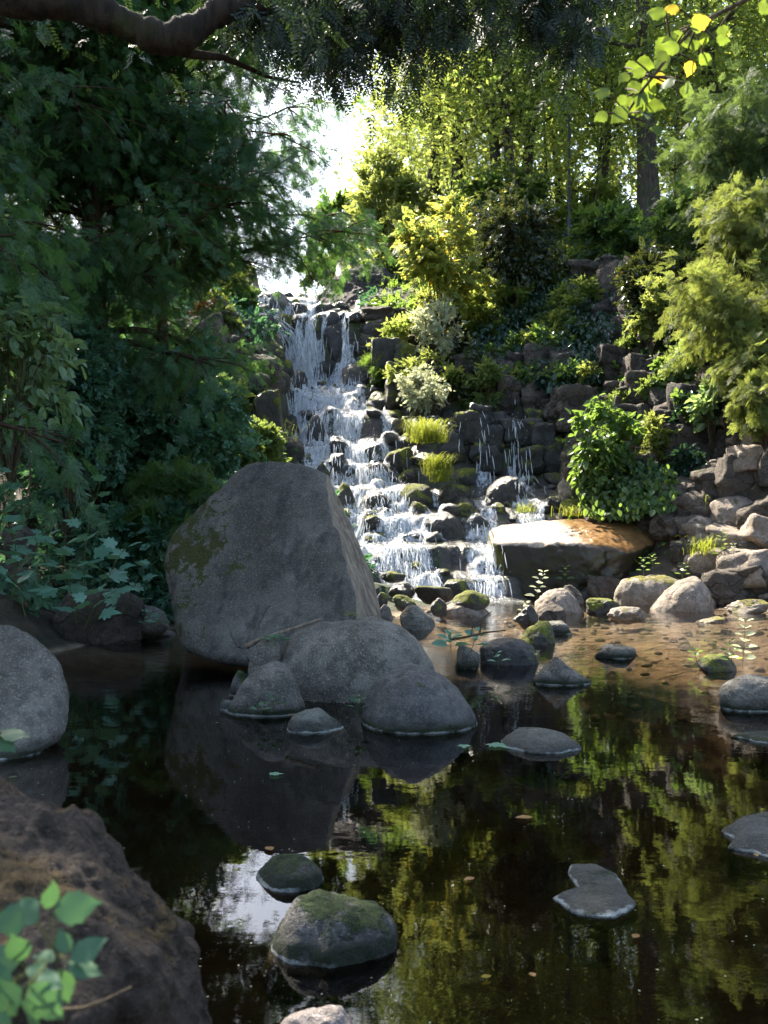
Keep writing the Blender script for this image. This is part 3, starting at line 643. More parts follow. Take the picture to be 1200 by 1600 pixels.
RT = [
 ('round reddish stone at the foot of the right rock wall',1052,1092,747,780,'red',.9),
 ('small pale round stone behind the long boulder right end',993,1024,805,822,'tan',.9),('smaller pale round stone left of its pale twin',970,997,805,819,'tan',.9),('long flat stone lying behind the pale round stones',998,1076,782,812,'cliff',.6),
 ('small grey stone with grass behind the long boulder',953,980,789,811,'cliff',.9),('mossy dark slab above the left part of the long boulder',873,951,780,808,'wetmoss',.6),('yellow mossy stone left of the mossy dark slab',849,880,775,803,'wetmoss',.9),
 ('knobbly mossy stone under the upright grey stone',872,913,736,780,'tanmoss',.9),('upright grey stone at the left of the broad leaved bush',878,916,694,739,'cliff',.7),
 ('thin pale slab on top edge behind the long boulder',836,918,801,817,'tanmoss',.5),('dark round stone in shade right of the sloping stone',1061,1102,878,909,'wet',.8),('rust coloured flat stone wet by the side trickle',1073,1123,866,886,'red',.8),
 ('tan leaning stone at the right edge beside grass',1174,1215,848,890,'tan',.8),('dark tan stone at the right edge over the water',1178,1225,882,928,'tan',.8),
 ('low dark rimmed stone left of the mossy dome',916,972,934,959,'wetmoss',.7),
 ('small round mossy stone in the brown water',949,1010,947,970,'tanmoss',.8),('dark stone leaning on the humped tan stone',870,911,913,946,'cliff',.9),
 ('grey stone in front of the humped tan stone',839,884,942,972,'cliff',.9),('little dark stone under a flowering plant',802,841,945,977,'wet',.9),('flat yellow mossy stone awash near the right edge',1094,1136,963,974,'tanmoss',.8),
 ('flat brown slab at the right edge of the pool head',1138,1205,936,958,'tanmoss',.6),('dark stone under the long boulder shadow',898,942,913,936,'wet',.9),
 ('angular warm grey stone under the right rock wall',1112,1160,688,733,'cliff',.8),('tall sunlit tan block at the right edge',1158,1215,654,736,'tan',.8),('faceted tan block below the angular warm grey stone',1123,1170,724,762,'tan',.8),('tan block below the tall sunlit block',1166,1215,714,762,'tan',.8),
 ('dark shaded stone between wall and leafy bush',1052,1086,694,746,'cliff',.8),('flat stone with grass right of the long boulder end',1062,1112,835,862,'tan',.7),('tan slab with grass leading to the right edge',1105,1170,852,880,'tan',.7),
]
for i, (l, a, b, c, e, mt, dp) in enumerate(RT):
    df = None
    if 885 < e <= 945: df = 2720./(max(e, 938)-800)+(945-e)*.03
    rock(l, a, b, c, e, mt, 200+i, depth=dp, embed=.45, level=5, p=24, npl=10, dfront=df, rough=.08, rnd=.8)
# right rock wall: outcrops of stacked weathered blocks
CL = [
 ('sloping ledge block at the top left of the right rock wall',880,945,402,450,'cliff'),('sloping ledge block right of the topmost one',935,972,398,446,'cliff'),('lower left ledge block with yellow leaves beside it',884,932,436,478,'cliff'),('rounded ledge block half covered by ivy',925,972,446,496,'cliff'),
 ('brown block in the middle of the right wall top',955,1006,450,496,'cliff'),('wide shaded block under the brown wall block',948,1000,488,530,'cliff'),('small sunlit capped block left in the wall column',945,978,515,542,'cliff'),('tall dark column block in the right wall',936,988,536,602,'darkcliff'),
 ('pale block standing right of the dark column',994,1030,508,560,'cliff'),('tall pillar block in front of the dark column',982,1024,558,624,'darkcliff'),('shaded block right of the tall pillar',1018,1058,550,612,'darkcliff'),
 ('upright block left above the small right fall',786,826,562,600,'cliff'),('wide block under ivy above the small right fall',822,884,540,602,'darkcliff'),('lower block left above the small right fall',778,828,596,644,'cliff'),('lower wide block above the small right fall',824,880,598,640,'darkcliff'),
 ('pale grey leaning slab right of the small right fall',848,892,622,680,'cliff'),('overhanging ledge slab at the right rock wall',1086,1172,542,594,'darkcliff'),('sunlit knob on the right wall ledge',1132,1172,566,604,'tan'),
 ('tall stepped block under the right ledge',1072,1126,588,642,'cliff'),('brown block lower on the stepped part of the right wall',1064,1112,638,700,'cliff'),('warm block under the sunlit knob',1122,1164,600,664,'tan'),('dark corner block at the right edge of the wall',1160,1215,560,660,'cliff'),
 ('low shaded block at the wall foot beside the bush',1020,1070,604,660,'darkcliff'),('shaded lower block in the gap of the right wall',1028,1074,654,704,'darkcliff'),
 ('big brown square block right of the upper fall',562,616,478,524,'cliff'),('lower brown block under the big square block',566,600,516,548,'darkcliff'),('dark fern covered block right of the upper fall',580,632,528,600,'wetmoss'),
 ('shaded rock hollow face behind the silvery plants',662,716,516,590,'darkcliff'),('brown block right of the shaded hollow',708,752,548,612,'cliff'),('low dark rock behind the silvery plants right end',716,776,612,656,'darkcliff'),
 ('brown block under the yellow shrub',636,668,500,548,'cliff'),
 ('tall outcrop with orange moss on the left bank',292,352,486,600,'cliff'),('narrow dark pillar on the left bank beside the falls',338,378,520,612,'darkcliff'),('dark stacked block lower on the left bank pillar',352,396,592,660,'darkcliff'),
 ('square cut sunlit-edged block standing on the left bank',332,376,660,722,'tan'),('mossy dark wall block left of the middle cascade',392,444,610,716,'wetmoss'),('small pale stone on the left bank beside the upper fall',376,396,498,522,'gran'),
 ('brown shaded rock under the left bank bush',256,300,590,640,'cliff'),
]
for i, (l, a, b, c, e, mt) in enumerate(CL):
    rock(l, a, b, c, e, mt, 300+i, depth=.9, embed=.25, level=5, p=40, npl=9, rough=.07, strata=.10 if mt != 'wetmoss' else 0, rnd=.6, block=1.1, name='rock_block', cat='rock block')
rng = np.random.default_rng(909)
def wall_blocks(boxes, n, label, group, mats, s0, s1, seed):
    k = 0
    for _ in range(n*4):
        if k >= n: break
        a, b, c, e = boxes[rng.integers(len(boxes))]; px = rng.uniform(a, b); py = rng.uniform(c, e); w = rng.uniform(s0, s1); h = w*rng.uniform(.6, 1.3)
        d = ground_d(px, py+h/2)
        if d > 33: continue
        rock(label, px-w/2, px+w/2, py-h/2, py+h/2, mats[rng.integers(len(mats))], seed+k, depth=.9, embed=.2, level=4, p=40, npl=7, rough=.08, strata=.09, rnd=.6, block=1.1, name='rock_block', cat='rock block', group=group, d=d+w/FPX*d*.1)
        k += 1
wall_blocks([(770, 900, 560, 650), (940, 1010, 430, 620), (980, 1215, 540, 760), (1040, 1215, 600, 780), (890, 1000, 620, 740)], 90, 'weathered brown-grey block packed into the right rock wall', 'packed blocks of the right rock wall', ['cliff', 'darkcliff', 'cliff'], 30, 62, 700)
wall_blocks([(285, 372, 480, 720), (380, 422, 580, 720)], 26, 'dark weathered block packed into the left bank beside the falls', 'packed blocks of the left bank', ['cliff', 'darkcliff'], 30, 60, 830)
wall_blocks([(570, 720, 480, 600)], 18, 'dark block packed into the slope between upper fall and yellow shrub', 'packed blocks right of the upper fall', ['cliff', 'darkcliff', 'wetmoss'], 28, 52, 870)
wall_blocks([(640, 890, 652, 725), (690, 870, 640, 690)], 34, 'wet dark stone packed under the ledge between the two falls', 'packed wet stones under the ledge', ['wet', 'wetmoss', 'wet'], 24, 46, 940)
hull_rock('large dark layered rock mass right of the topmost stream', [(500,475,34),(515,440,34.5),(545,425,35),(580,414,35.5),(612,420,35.5),(628,440,35),(632,500,33.5),(600,500,33),(560,488,33),(520,492,33.2),(500,490,34),(520,450,37),(620,430,38),(560,425,38),(625,520,34),(510,520,35),(600,540,36)], 'darkcliff', 61, level=6, p=22, rough=.16, fine=.05, name='rock_outcrop', cat='rock outcrop')
# left bank stones under the saplings
for i, (l, a, b, c, e, mt) in enumerate([('brown squarish stone behind maple leaves at the left edge',5,58,818,868,'cliff'),('dark flat stone under the maple sapling at the water',80,225,918,1002,'cliff'),('small dark stone at the water left of the largest boulder',190,262,945,985,'gran'),
   ('dark stone at the left edge under maple leaves',-10,62,880,960,'cliff'),('low stone at the shore below the sapling tip',150,272,975,1000,'gran')]):
    rock(l, a, b, c, e, mt, 380+i, depth=.7, embed=.4, d=13.2+.25*i)
# filler rubble between the named stones
rng = np.random.default_rng(77); RUB = []
for i in range(14):
    V, F = rock_shape(np.random.default_rng(500+i), 3, 12, 10, .05); V2, F2 = rock_shape(np.random.default_rng(560+i), 4, 34, 8, .08, False, .62, 1.05)
    RUB.append([mesh_data('rubble_stone', V, F, M[m]) for m in ('wet', 'wetmoss')]+[mesh_data('rubble_stone', V2, F2, M[m]) for m in ('tan', 'cliff')])
def rubble(n, y0, y1, pxf, mi, smin, smax, label, group):
    for i in range(n):
        y = rng.uniform(y0, y1); a, b = pxf(y); px = rng.uniform(a, b); x = (px-600)/FPX*y
        s = rng.uniform(smin, smax); sc = np.array([s, s*rng.uniform(.7, 1), s*rng.uniform(.5, .8)])
        z = gz1(x, y); me = RUB[rng.integers(14)][mi if not isinstance(mi, tuple) else mi[rng.integers(len(mi))]]
        o = link('rubble_stone', me, None, (x, y, z+sc[2]*.18)); o.scale = sc; o.rotation_euler = (rng.normal()*.2, rng.normal()*.2, rng.uniform(0, 6.28))
        tag(o, label, 'stone', group)
        if mi in (0, 1, (0, 1)):
            Vv = np.array([v.co[:] for v in me.vertices])*sc+np.array(o.location); Ff = ico(3)[1]; ROCKS.append((Vv, Ff))
chl = lambda y: (np.interp(y, CH[:, 0], CH[:, 1])+6, np.interp(y, CH[:, 0], CH[:, 2])-6)
rubble(110, 20.5, 38, chl, (0, 1), .22, .6, 'small wet dark stone among the steps of the waterfall', 'small wet stones in the cascade')
rubble(46, 18.3, 22, lambda y: (1050, 1250), (2, 3, 2), .5, 1.15, 'tan stone heaped at the right edge of the pool head', 'heaped stones right of the pool head')
rubble(22, 17.3, 18.5, lambda y: (850, 1200), (2, 3), .14, .36, 'small stone in the shallow water along the sunlit shore', 'small stones in the sunlit shallows')
rubble(36, 18.2, 22.5, lambda y: (1050, 1230), (2, 3), .18, .5, 'small tan stone scattered among the sunlit boulders right of the pool head', 'small stones right of the pool head')
rubble(40, 20, 27.5, lambda y: (880, 1230), 3, .3, .9, 'small weathered stone piled below the right rock wall', 'small stones below the rock wall')

# ------------------------------------------------------------------ running water: parcels let go at the top and followed down over steps and stones
vs, fs, off = [], [], 0
sel = (GV[:, 1] > 17.5) & (GV[:, 1] < 41) & (np.abs(GV[:, 0]) < 8)
vs.append(GV); fs.append(np.concatenate([GF[:, [0, 1, 2]], GF[:, [0, 2, 3]]])[np.concatenate([sel[GF[:, 0]]]*2)]); off = len(GV)
for V, F in ROCKS: vs.append(V); fs.append(F+off); off += len(V)
bvh = BVHTree.FromPolygons(np.concatenate(vs).tolist(), np.concatenate(fs).tolist())
HX = np.arange(-5.2, 4.6, .045); HY = np.arange(18., 39.6, .045)
HM = np.zeros((len(HY), len(HX)))
for j, yy in enumerate(HY):
    for i, xx in enumerate(HX):
        hit = bvh.ray_cast(Vector((xx, yy, 25)), Vector((0, 0, -1)))
        HM[j, i] = hit[0].z if hit[0] is not None else -1
HM = np.maximum(HM, .012)
GYm, GXm = np.gradient(HM, .045)
def samp(A, x, y):
    u = np.clip((x-HX[0])/.045, 0, len(HX)-1.001); v = np.clip((y-HY[0])/.045, 0, len(HY)-1.001)
    i = u.astype(int); j = v.astype(int); a = u-i; b = v-j
    return (A[j, i]*(1-a)+A[j, i+1]*a)*(1-b)+(A[j+1, i]*(1-a)+A[j+1, i+1]*a)*b
rng = np.random.default_rng(4)
def starts(n, d, a, b, vy=-.8):
    y = rng.uniform(d-.5, d+.5, n); x = (rng.uniform(a, b, n)-600)/FPX*y
    return np.stack([x, y, samp(HM, x, y)+.04], -1), np.tile([0, vy, 0], (n, 1))
HT = H(*[a.ravel() for a in np.meshgrid(HX, HY)]).reshape(HM.shape); PROUD = np.clip((HM-HT-.20)/.14, 0, 1)
SG = [(520,38,415,515),(480,34.6,405,530),(700,32.2,402,505),(620,31.35,400,512),(520,32.3,402,462),(380,32,536,572),(500,30.3,450,565),(560,28.8,465,570),(600,26.8,446,585),(260,25.4,450,640),(320,24,510,640),(300,23,540,650),(260,22,545,640),(200,21.6,735,778),
      (110,26.6,796,816),(40,26.6,738,760),(80,23.6,800,840),(70,22.3,735,760)]
ps, vv = zip(*[starts(*s) for s in SG]); ps = np.concatenate(ps); vv = np.concatenate(vv); N = len(ps)
xlane = rng.normal(size=N)*.12
TR = []; AIR = []
dt = .022; live = np.ones(N, bool)
dens = np.zeros_like(HM)
for k in range(460):
    vv[:, 2] -= 9.8*dt; vv[:, 0] += rng.normal(size=N)*.06
    pxx = 600+ps[:, 0]*FPX/ps[:, 1]
    xl = np.interp(ps[:, 1], CH[:, 0], CH[:, 1])+8; xr = np.interp(ps[:, 1], CH[:, 0], CH[:, 2])-8
    vv[:, 0] += (np.maximum(xl-pxx, 0)-np.maximum(pxx-xr, 0))*.02
    vv[:, 1] -= .055
    ps = ps+vv*dt
    h = samp(HM, ps[:, 0], ps[:, 1]); hit = ps[:, 2] < h+.015
    gxx = np.clip(samp(GXm, ps[:, 0], ps[:, 1]), -3, 3); gyy = np.clip(samp(GYm, ps[:, 0], ps[:, 1]), -1.8, 3)
    nn = nrm(np.stack([-gxx, -gyy, np.ones(N)], -1))
    vn = (vv*nn).sum(1)
    vr = vv-nn*(np.minimum(vn, 0)*1.02)[:, None]
    vr *= .94
    vv = np.where(hit[:, None], vr, vv)
    dz = h+.015-ps[:, 2]
    ps[:, 2] = np.where(hit, np.minimum(h+.015, ps[:, 2]+.25), ps[:, 2])
    sp = np.linalg.norm(vv, axis=1, keepdims=True); vv = np.where(sp > 3.4, vv*3.4/sp, vv)
    live &= (ps[:, 1] > 18.6) & (np.abs(ps[:, 0]) < 5.1) & (ps[:, 2] > -.03) & ~((ps[:, 2] < .03) & (ps[:, 1] < 18.9))
    ok = live
    j = np.clip(((ps[:, 1]-HY[0])/.045).astype(int), 0, len(HY)-1); i = np.clip(((ps[:, 0]-HX[0])/.045).astype(int), 0, len(HX)-1)
    np.add.at(dens, (j[ok], i[ok]), 1.)
    TR.append(np.where(ok[:, None], ps, np.nan)); AIR.append(~hit)
TR = np.array(TR); AIR = np.array(AIR)
# strands
wb = MB(); FV = []; 
segl = 6
for n in range(N):
    t = TR[:, n]; good = ~np.isnan(t[:, 0]); L = int(good.sum())
    k0 = int(rng.integers(0, 6))
    while k0+segl < L:
        q = t[k0:k0+segl]; air = AIR[k0:k0+segl, n].mean(); spd = np.linalg.norm(q[-1]-q[0])/(segl*dt); steep = abs(q[-1, 2]-q[0, 2])/(np.linalg.norm(q[-1]-q[0])+1e-6)
        pr = samp(PROUD, q[3:4, 0], q[3:4, 1])[0]
        if rng.random() < (.03+.30*steep**2)*(1-.85*pr) and np.linalg.norm(q[-1]-q[0]) > .05:
            wdt = rng.uniform(.003, .010)*(1+.3*air); q = q+np.cumsum(rng.normal(size=q.shape)*.006, 0)
            FV.append((q, wdt))
        k0 += segl-1+int(rng.integers(0, 4))
prof = np.array([.2, .8, 1, 1, .8, .15])
Q = np.array([f[0] for f in FV]); W = np.array([f[1] for f in FV])
T = nrm(np.gradient(Q, axis=1)); A = nrm(np.cross(T, np.array([.3, .8, .5]))); B = np.cross(T, A)
an = np.array([0, 2.094, 4.189])
SV = Q[:, :, None]+(W[:, None]*prof[None])[:, :, None, None]*(np.cos(an)[None, None, :, None]*A[:, :, None]+np.sin(an)[None, None, :, None]*B[:, :, None]*.7)
nS = len(Q); base = (np.arange(nS)*segl*3)[:, None, None]; r_ = (np.arange(segl-1)*3)[None, :, None]; c_ = np.arange(3)[None, None]; c2_ = (np.arange(3)+1) % 3
SF = np.stack([base+r_+c_, base+r_+c2_[None, None], base+r_+3+c2_[None, None], base+r_+3+c_], -1).reshape(-1, 4)
# drops thrown off the falls
tt = TR.reshape(-1, 3); aa = AIR.reshape(-1); ok = ~np.isnan(tt[:, 0]) & aa; tt = tt[ok]; tt = tt[rng.integers(0, len(tt), 11000)]
tt = tt+rng.normal(size=tt.shape)*np.array([.10, .10, .10])+np.array([0, -.03, .03])
OV = np.array([(1, 0, 0), (-1, 0, 0), (0, 1, 0), (0, -1, 0), (0, 0, 1.5), (0, 0, -1.5)]); OF = np.array([(0, 2, 4), (2, 1, 4), (1, 3, 4), (3, 0, 4), (2, 0, 5), (1, 2, 5), (3, 1, 5), (0, 3, 5)])
DV, DF = inst(OV, OF, np.tile(np.eye(3), (len(tt), 1, 1)), tt, rng.uniform(.003, .009, len(tt)))
allV = np.concatenate([SV.reshape(-1, 3), DV])
wo = part('waterfall', allV, [SF, DF[0]+SV.reshape(-1, 3).shape[0]], M['strand'], smooth=True)
tag(wo, 'white water tumbling down the rocky steps', 'waterfall', kind='structure')
# thin sheet under the strands
def blur(a, n):
    for _ in range(n):
        a = (a+np.roll(a, 1, 0)+np.roll(a, -1, 0)+np.roll(a, 1, 1)+np.roll(a, -1, 1))/5
    return a
dn = blur(dens, 5); foam = np.clip((dn-.5)/3.2, 0, 1)**.7
steepm = np.clip(np.hypot(blur(GXm, 2), blur(GYm, 2))/1.2, 0, 1)
foam = foam*(.45+.55*steepm)*(1-.9*PROUD)
Zf = blur(np.where(dn > .05, HM+.012, HM-.01), 1)
Zf = np.maximum(Zf, HM+.008)
hx, hy = np.meshgrid(HX, HY); FVt = np.stack([hx.ravel(), hy.ravel(), Zf.ravel()], -1)
nxh = len(HX); iq = (np.arange(len(HY)-1)[:, None]*nxh+np.arange(nxh-1)[None]).ravel(); FQ = np.stack([iq, iq+1, iq+nxh+1, iq+nxh], -1)
dn = dn*(1-.93*PROUD); keep = (dn.ravel()[FQ] > .6).all(1) & (Zf.ravel()[FQ].max(1)-Zf.ravel()[FQ].min(1) < .6)
FQ = FQ[keep]; used = np.unique(FQ); remap = np.full(len(FVt), -1); remap[used] = np.arange(len(used))
fme = mesh_data('stream_water', FVt[used], remap[FQ], M['film'])
a_ = fme.attributes.new('foam', 'FLOAT', 'POINT'); a_.data.foreach_set('value', foam.ravel()[used].astype(np.float32))
tag(link('stream_water', fme), 'thin clear sheet of water running over the steps', 'water', kind='structure')
del vs, fs

# ------------------------------------------------------------------ leaf templates (y along, z up)
def fold(V, k=.25): V = np.array(V, float); V[:, 2] += np.abs(V[:, 0])*k; return V
LEAF = (fold([(0, 0, 0), (.3, .45, 0), (0, 1, -.12), (-.3, .45, 0)]), [np.array([[0, 1, 2], [0, 2, 3]])])
OVAL = (fold([(0, 0, 0), (.24, .2, 0), (.34, .48, 0), (.2, .8, -.05), (0, 1, -.14), (-.2, .8, -.05), (-.34, .48, 0), (-.24, .2, 0)]), [np.array([[0, 1, 2], [0, 2, 3], [0, 3, 4], [0, 4, 5], [0, 5, 6], [0, 6, 7]])])
_ho = [(.16, -.06), (.40, .02), (.30, .16), (.56, .40), (.36, .42), (.42, .62), (.2, .60), (.13, .80)]
_ol = [(0, 0)]+_ho+[(0, 1.05)]+[(-a, b) for a, b in _ho[::-1]]
MAPLE = (fold([(0, .3, 0)]+[(a, b, -.22*(a*a+(b-.3)**2)) for a, b in _ol], .12), [np.array([[0, i+1, (i+1) % len(_ol)+1] for i in range(len(_ol))])])
def toothed(n=9, w=.36):
    r = []
    for i in range(1, n):
        t = i/n; wv = w*math.sin(math.pi*t**.8)*(1.06 if i % 2 else .90); r.append((wv, t))
    o = [(0, 0)]+r+[(0, 1.04)]+[(-a, b) for a, b in r[::-1]]
    V = [(a, b, -.22*b*b+.10*abs(a)-.5*a*a+.03*math.sin(9*b)) for a, b in o]; nn = len(o); m = nn//2
    V += [(0, b, -.22*b*b) for a, b in r]; F = []
    k = nn
    L_ = list(range(0, m+1)); R_ = [0]+list(range(nn-1, m-1, -1)); Cn = [0]+list(range(k, k+len(r)))+[m]
    for i in range(len(L_)-1):
        for S_ in (L_, R_):
            q = [S_[i], S_[i+1], Cn[i+1], Cn[i]]
            q = list(dict.fromkeys(q))
            if S_ is R_: q = q[::-1]
            if len(q) == 4: F += [[q[0], q[1], q[2]], [q[0], q[2], q[3]]]
            elif len(q) == 3: F.append(q)
    return np.array(V, float), [np.array(F)]
TOOTH = toothed(); TOOTHW = toothed(9, .44)
def spray(n=13, ln=.24, w=.036, seed=0, sub=True):
    rg = np.random.default_rng(seed); V = []; F = []
    def needles(o, ax, L, n_, ln_):
        side = np.array([ax[1], -ax[0], 0]); side /= np.linalg.norm(side)
        for i in range(n_):
            t = (i+.5)/n_; c = o+ax*L*t+np.array([0, 0, -.25*(L*t)**2])
            for sgn in (1, -1):
                d_ = nrm((side*sgn*.9+ax*.6+np.array([0, 0, rg.normal()*.25]))); q = np.cross(d_, [0, 0, 1]); q /= np.linalg.norm(q)
                l_ = ln_*(1-.55*t)*rg.uniform(.8, 1.1); k = len(V)
                V.extend([c-q*w*.5, c+d_*l_*.5+q*w*.6, c+d_*l_, c+d_*l_*.5-q*w*.6]); F.append([k, k+1, k+2, k+3])
        k = len(V); e = o+ax*L+np.array([0, 0, -.25*L*L]); V.extend([o-side*.008, o+side*.008, e]); T3.append([k, k+1, k+2])
    T3 = []
    needles(np.zeros(3), np.array([0, 1., 0]), 1., n, ln)
    if sub:
        for sgn in (1, -1):
            for t in (.2, .45):
                needles(np.array([0, t, -.25*t*t]), nrm(np.array([sgn*.75, .75, 0])), .5*(1-.4*t), 7, ln*.7)
    return np.array(V), [np.array(F), np.array(T3)]
SPRAY = spray()
SPRAYL = spray(8, .38, .075, 3, False)
def compound(k=7, L=OVAL):
    """a twig with leaves set alternately along it"""
    V = []; F = []; n = 0; rg = np.random.default_rng(5)
    for i in range(k):
        t = (i+1)/k; sg = 1 if i % 2 else -1
        ang = sg*R(55)*(1-t*.85); c, s = math.cos(ang), math.sin(ang); s_ = .42*(1-.25*abs(t-.5))
        v = L[0]*s_; v = v@np.array([[c, -s, 0], [s, c, 0], [0, 0, 1]])
        tl = rg.normal()*.4; ct, st = math.cos(tl), math.sin(tl)
        v = v@np.array([[ct, 0, st], [0, 1, 0], [-st, 0, ct]])+np.array([0, t*.75, -.12*t*t])
        V.append(v); F.append(L[1][0]+n); n += len(v)
    return np.concatenate(V), [np.concatenate(F)]
TWIG = compound(7, LEAF); TWIGO = compound(6, OVAL)

def scatter(tmpl, L, S, rng, up=.8, out=None, droop=0., noise=1.):
    """leaves at points L: face normals lean upward, tips lean outward and down"""
    n = len(L)
    z = nrm(rng.normal(size=(n, 3))*noise+np.array([0, 0, up*1.6]))
    y = rng.normal(size=(n, 3))
    if out is not None: y = y*.7+out
    y[:, 2] -= droop
    return inst(tmpl[0], tmpl[1], frames(y, z), L, S)

# ------------------------------------------------------------------ trees and shrubs
def limb(rng, p0, d0, L, n=6, bend=.25, up=0.):
    pts = [np.array(p0, float)]; d = nrm(np.array(d0, float))
    for i in range(n):
        d = nrm(d+rng.normal(size=3)*bend*.5+np.array([0, 0, up])); pts.append(pts[-1]+d*L/n)
    return np.array(pts)
def tree_geo(seed, Ht, r0, zc0, spread, n1=20, n2=4, tmpl=TWIG, nleaf=70, lsize=.3, lspread=.45, lean=(0, 0), conic=False, upb=.12, droop=0., fork=False):
    rng = np.random.default_rng(seed); tb = MB()
    tp = limb(rng, (0, 0, -.4), (lean[0], lean[1], 1), Ht+.4, 12, .10, .06)
    tt_ = np.linspace(0, 1, len(tp)); tb.tube(tp, r0*(1-.82*tt_)*(1+.35*np.exp(-tt_*14)), 9)
    tips = []
    for i in range(n1):
        z = zc0+(Ht-zc0)*((i+rng.uniform(0, 1))/n1)**.9; k = np.interp(z, tp[:, 2], np.arange(len(tp))); p0 = tp[int(k)]+(tp[min(int(k)+1, len(tp)-1)]-tp[int(k)])*(k-int(k))
        u = (z-zc0)/(Ht-zc0); L = spread*((1-u*.85) if conic else (.55+.75*math.sin(math.pi*min(u*.8+.15, 1))))*rng.uniform(.75, 1.15)
        a = i*2.4+rng.normal()*.3; d = np.array([math.cos(a), math.sin(a), (.05 if conic else .35+.5*u)])
        b = limb(rng, p0, d, L, 6, .28, upb); rr = r0*.32*(1-u*.6)
        tb.tube(b, np.linspace(rr, rr*.15, 7), 5); tips += [b[3], b[4], b[5], b[6]]
        for j in range(n2):
            s = rng.integers(2, 6); d2 = nrm(b[s+1]-b[s])+nrm(rng.normal(size=3))*.9; c = limb(rng, b[s], d2, L*rng.uniform(.3, .55), 4, .3, upb)
            tb.tube(c, np.linspace(rr*.4, rr*.08, 5), 4); tips += [c[2], c[4]]
    tips = np.array(tips)
    cen = np.repeat(tips, nleaf//4, 0); Lp = cen+rng.normal(size=cen.shape)*lspread*np.array([1, 1, .7])
    ax = np.stack([np.interp(Lp[:, 2], tp[:, 2], tp[:, 0]), np.interp(Lp[:, 2], tp[:, 2], tp[:, 1]), Lp[:, 2]], -1)
    out = nrm(Lp-ax)
    cv, cf = scatter(tmpl, Lp, rng.uniform(.7, 1.25, len(Lp))*lsize, rng, out=out, droop=droop)
    return tb.get(), (cv, cf)
def make_tree(name, label, cat, loc, geo, mt, ml, group=None, rotz=0, scale=1):
    t = thing(name, label, cat, loc, group)
    part('trunk', geo[0][0], geo[0][1], M[mt], t); part('crown', geo[1][0], geo[1][1], M[ml], t, smooth=False)
    t.rotation_euler = (0, 0, rotz); t.scale = (scale,)*3; return t
def at(px, d): x = (px-600)/FPX*d; return (x, d, gz1(x, d))

gA = tree_geo(1, 17, .37, 3.5, 3.6, 26, 5, TWIG, 40, .32, .55)
gB = tree_geo(2, 14, .24, 2.5, 2.8, 24, 4, TWIG, 40, .30, .55, lean=(.12, 0))
gC = tree_geo(3, 19, .26, 2.5, 3.0, 46, 3, SPRAY, 24, .55, .45, conic=True, upb=-.05, droop=.5)
tA = make_tree('broadleaf_tree', 'tall tree with the thickest straight trunk, standing above the right rock wall', 'tree', at(1016, 34.5), gA, 'bark', 'bgleaf', 'trees on the slope above the falls', 2.0)
tB = make_tree('slender_tree', 'slender dark trunked tree left of the two close trunks above the falls', 'tree', at(772, 39), gB, 'bark', 'bgleaf2', 'trees on the slope above the falls', .6)
tC = make_tree('spruce_tree', 'pale trunked conifer leftmost of the trees above the yellow shrub', 'tree', at(672, 43), gC, 'bark', 'yewlit', 'trees on the slope above the falls', 0)
for src, px, d, rz, s, lab in [
    (tB, 803, 38, 2.1, 1.0, 'slender tree with a brown trunk right of its dark twin above the falls'), (tB, 826, 41, 3.9, 1.05, 'forked leaning tree right of the two close trunks'),
    (tA, 720, 45, .4, .85, 'tree with a grey trunk between the conifer and the slender trees'), (tC, 640, 52, 1.2, .9, 'conifer behind the light green bushes at the right of the sky gap'),
    (tA, 905, 52, 1.1, .9, 'bright leaved tree far behind the thin post'), (tB, 1128, 37, 1.2, 1.1, 'dark slender tree between the thickest trunk and the right edge'),
    (tA, 1225, 40, 3.3, .9, 'tall tree at the right edge behind the young yew'), (tA, 830, 58, 4.4, 1.0, 'sunlit tree in the far background between slender trunks'),
    (tA, 1090, 55, 5.2, 1.0, 'far tree glowing yellow-green behind the right trees'), (tA, 980, 64, .9, 1.1, 'farthest tree showing left of the thickest trunk'), (tB, 940, 41, 5.1, .8, 'low young tree left of the thickest trunk'),
    (tC, 745, 60, 3, 1.0, 'far conifer behind the grey trunk'), (tA, 1330, 52, 2.2, 1.0, 'far tree beyond the right edge of the slope'), (tA, 1180, 66, 1.5, 1.15, 'far tree filling the upper right corner'),
    (tB, 1065, 44, 2.8, 1.0, 'slender tree close right of the thickest trunk'), (tB, 870, 46, .3, .95, 'slim tree just behind the thin post')]:
    copy_thing(src, at(px, d), rz, s, lab)
for px, d, rz, s, lab in [(60, 44, .5, .8, 'bright leaved tree far behind the left yews'), (-120, 40, 2.5, .8, 'tree behind the yews at the far left edge'), (230, 52, 4.2, .75, 'far tree glimpsed between the left yew trunks'), (-330, 50, 1.2, .9, 'tree beyond the left edge behind the yews'), (-60, 60, 3.0, .9, 'farthest tree behind the left yews')]:
    copy_thing(tA, at(px, d), rz, s, lab, 'trees behind the yews')

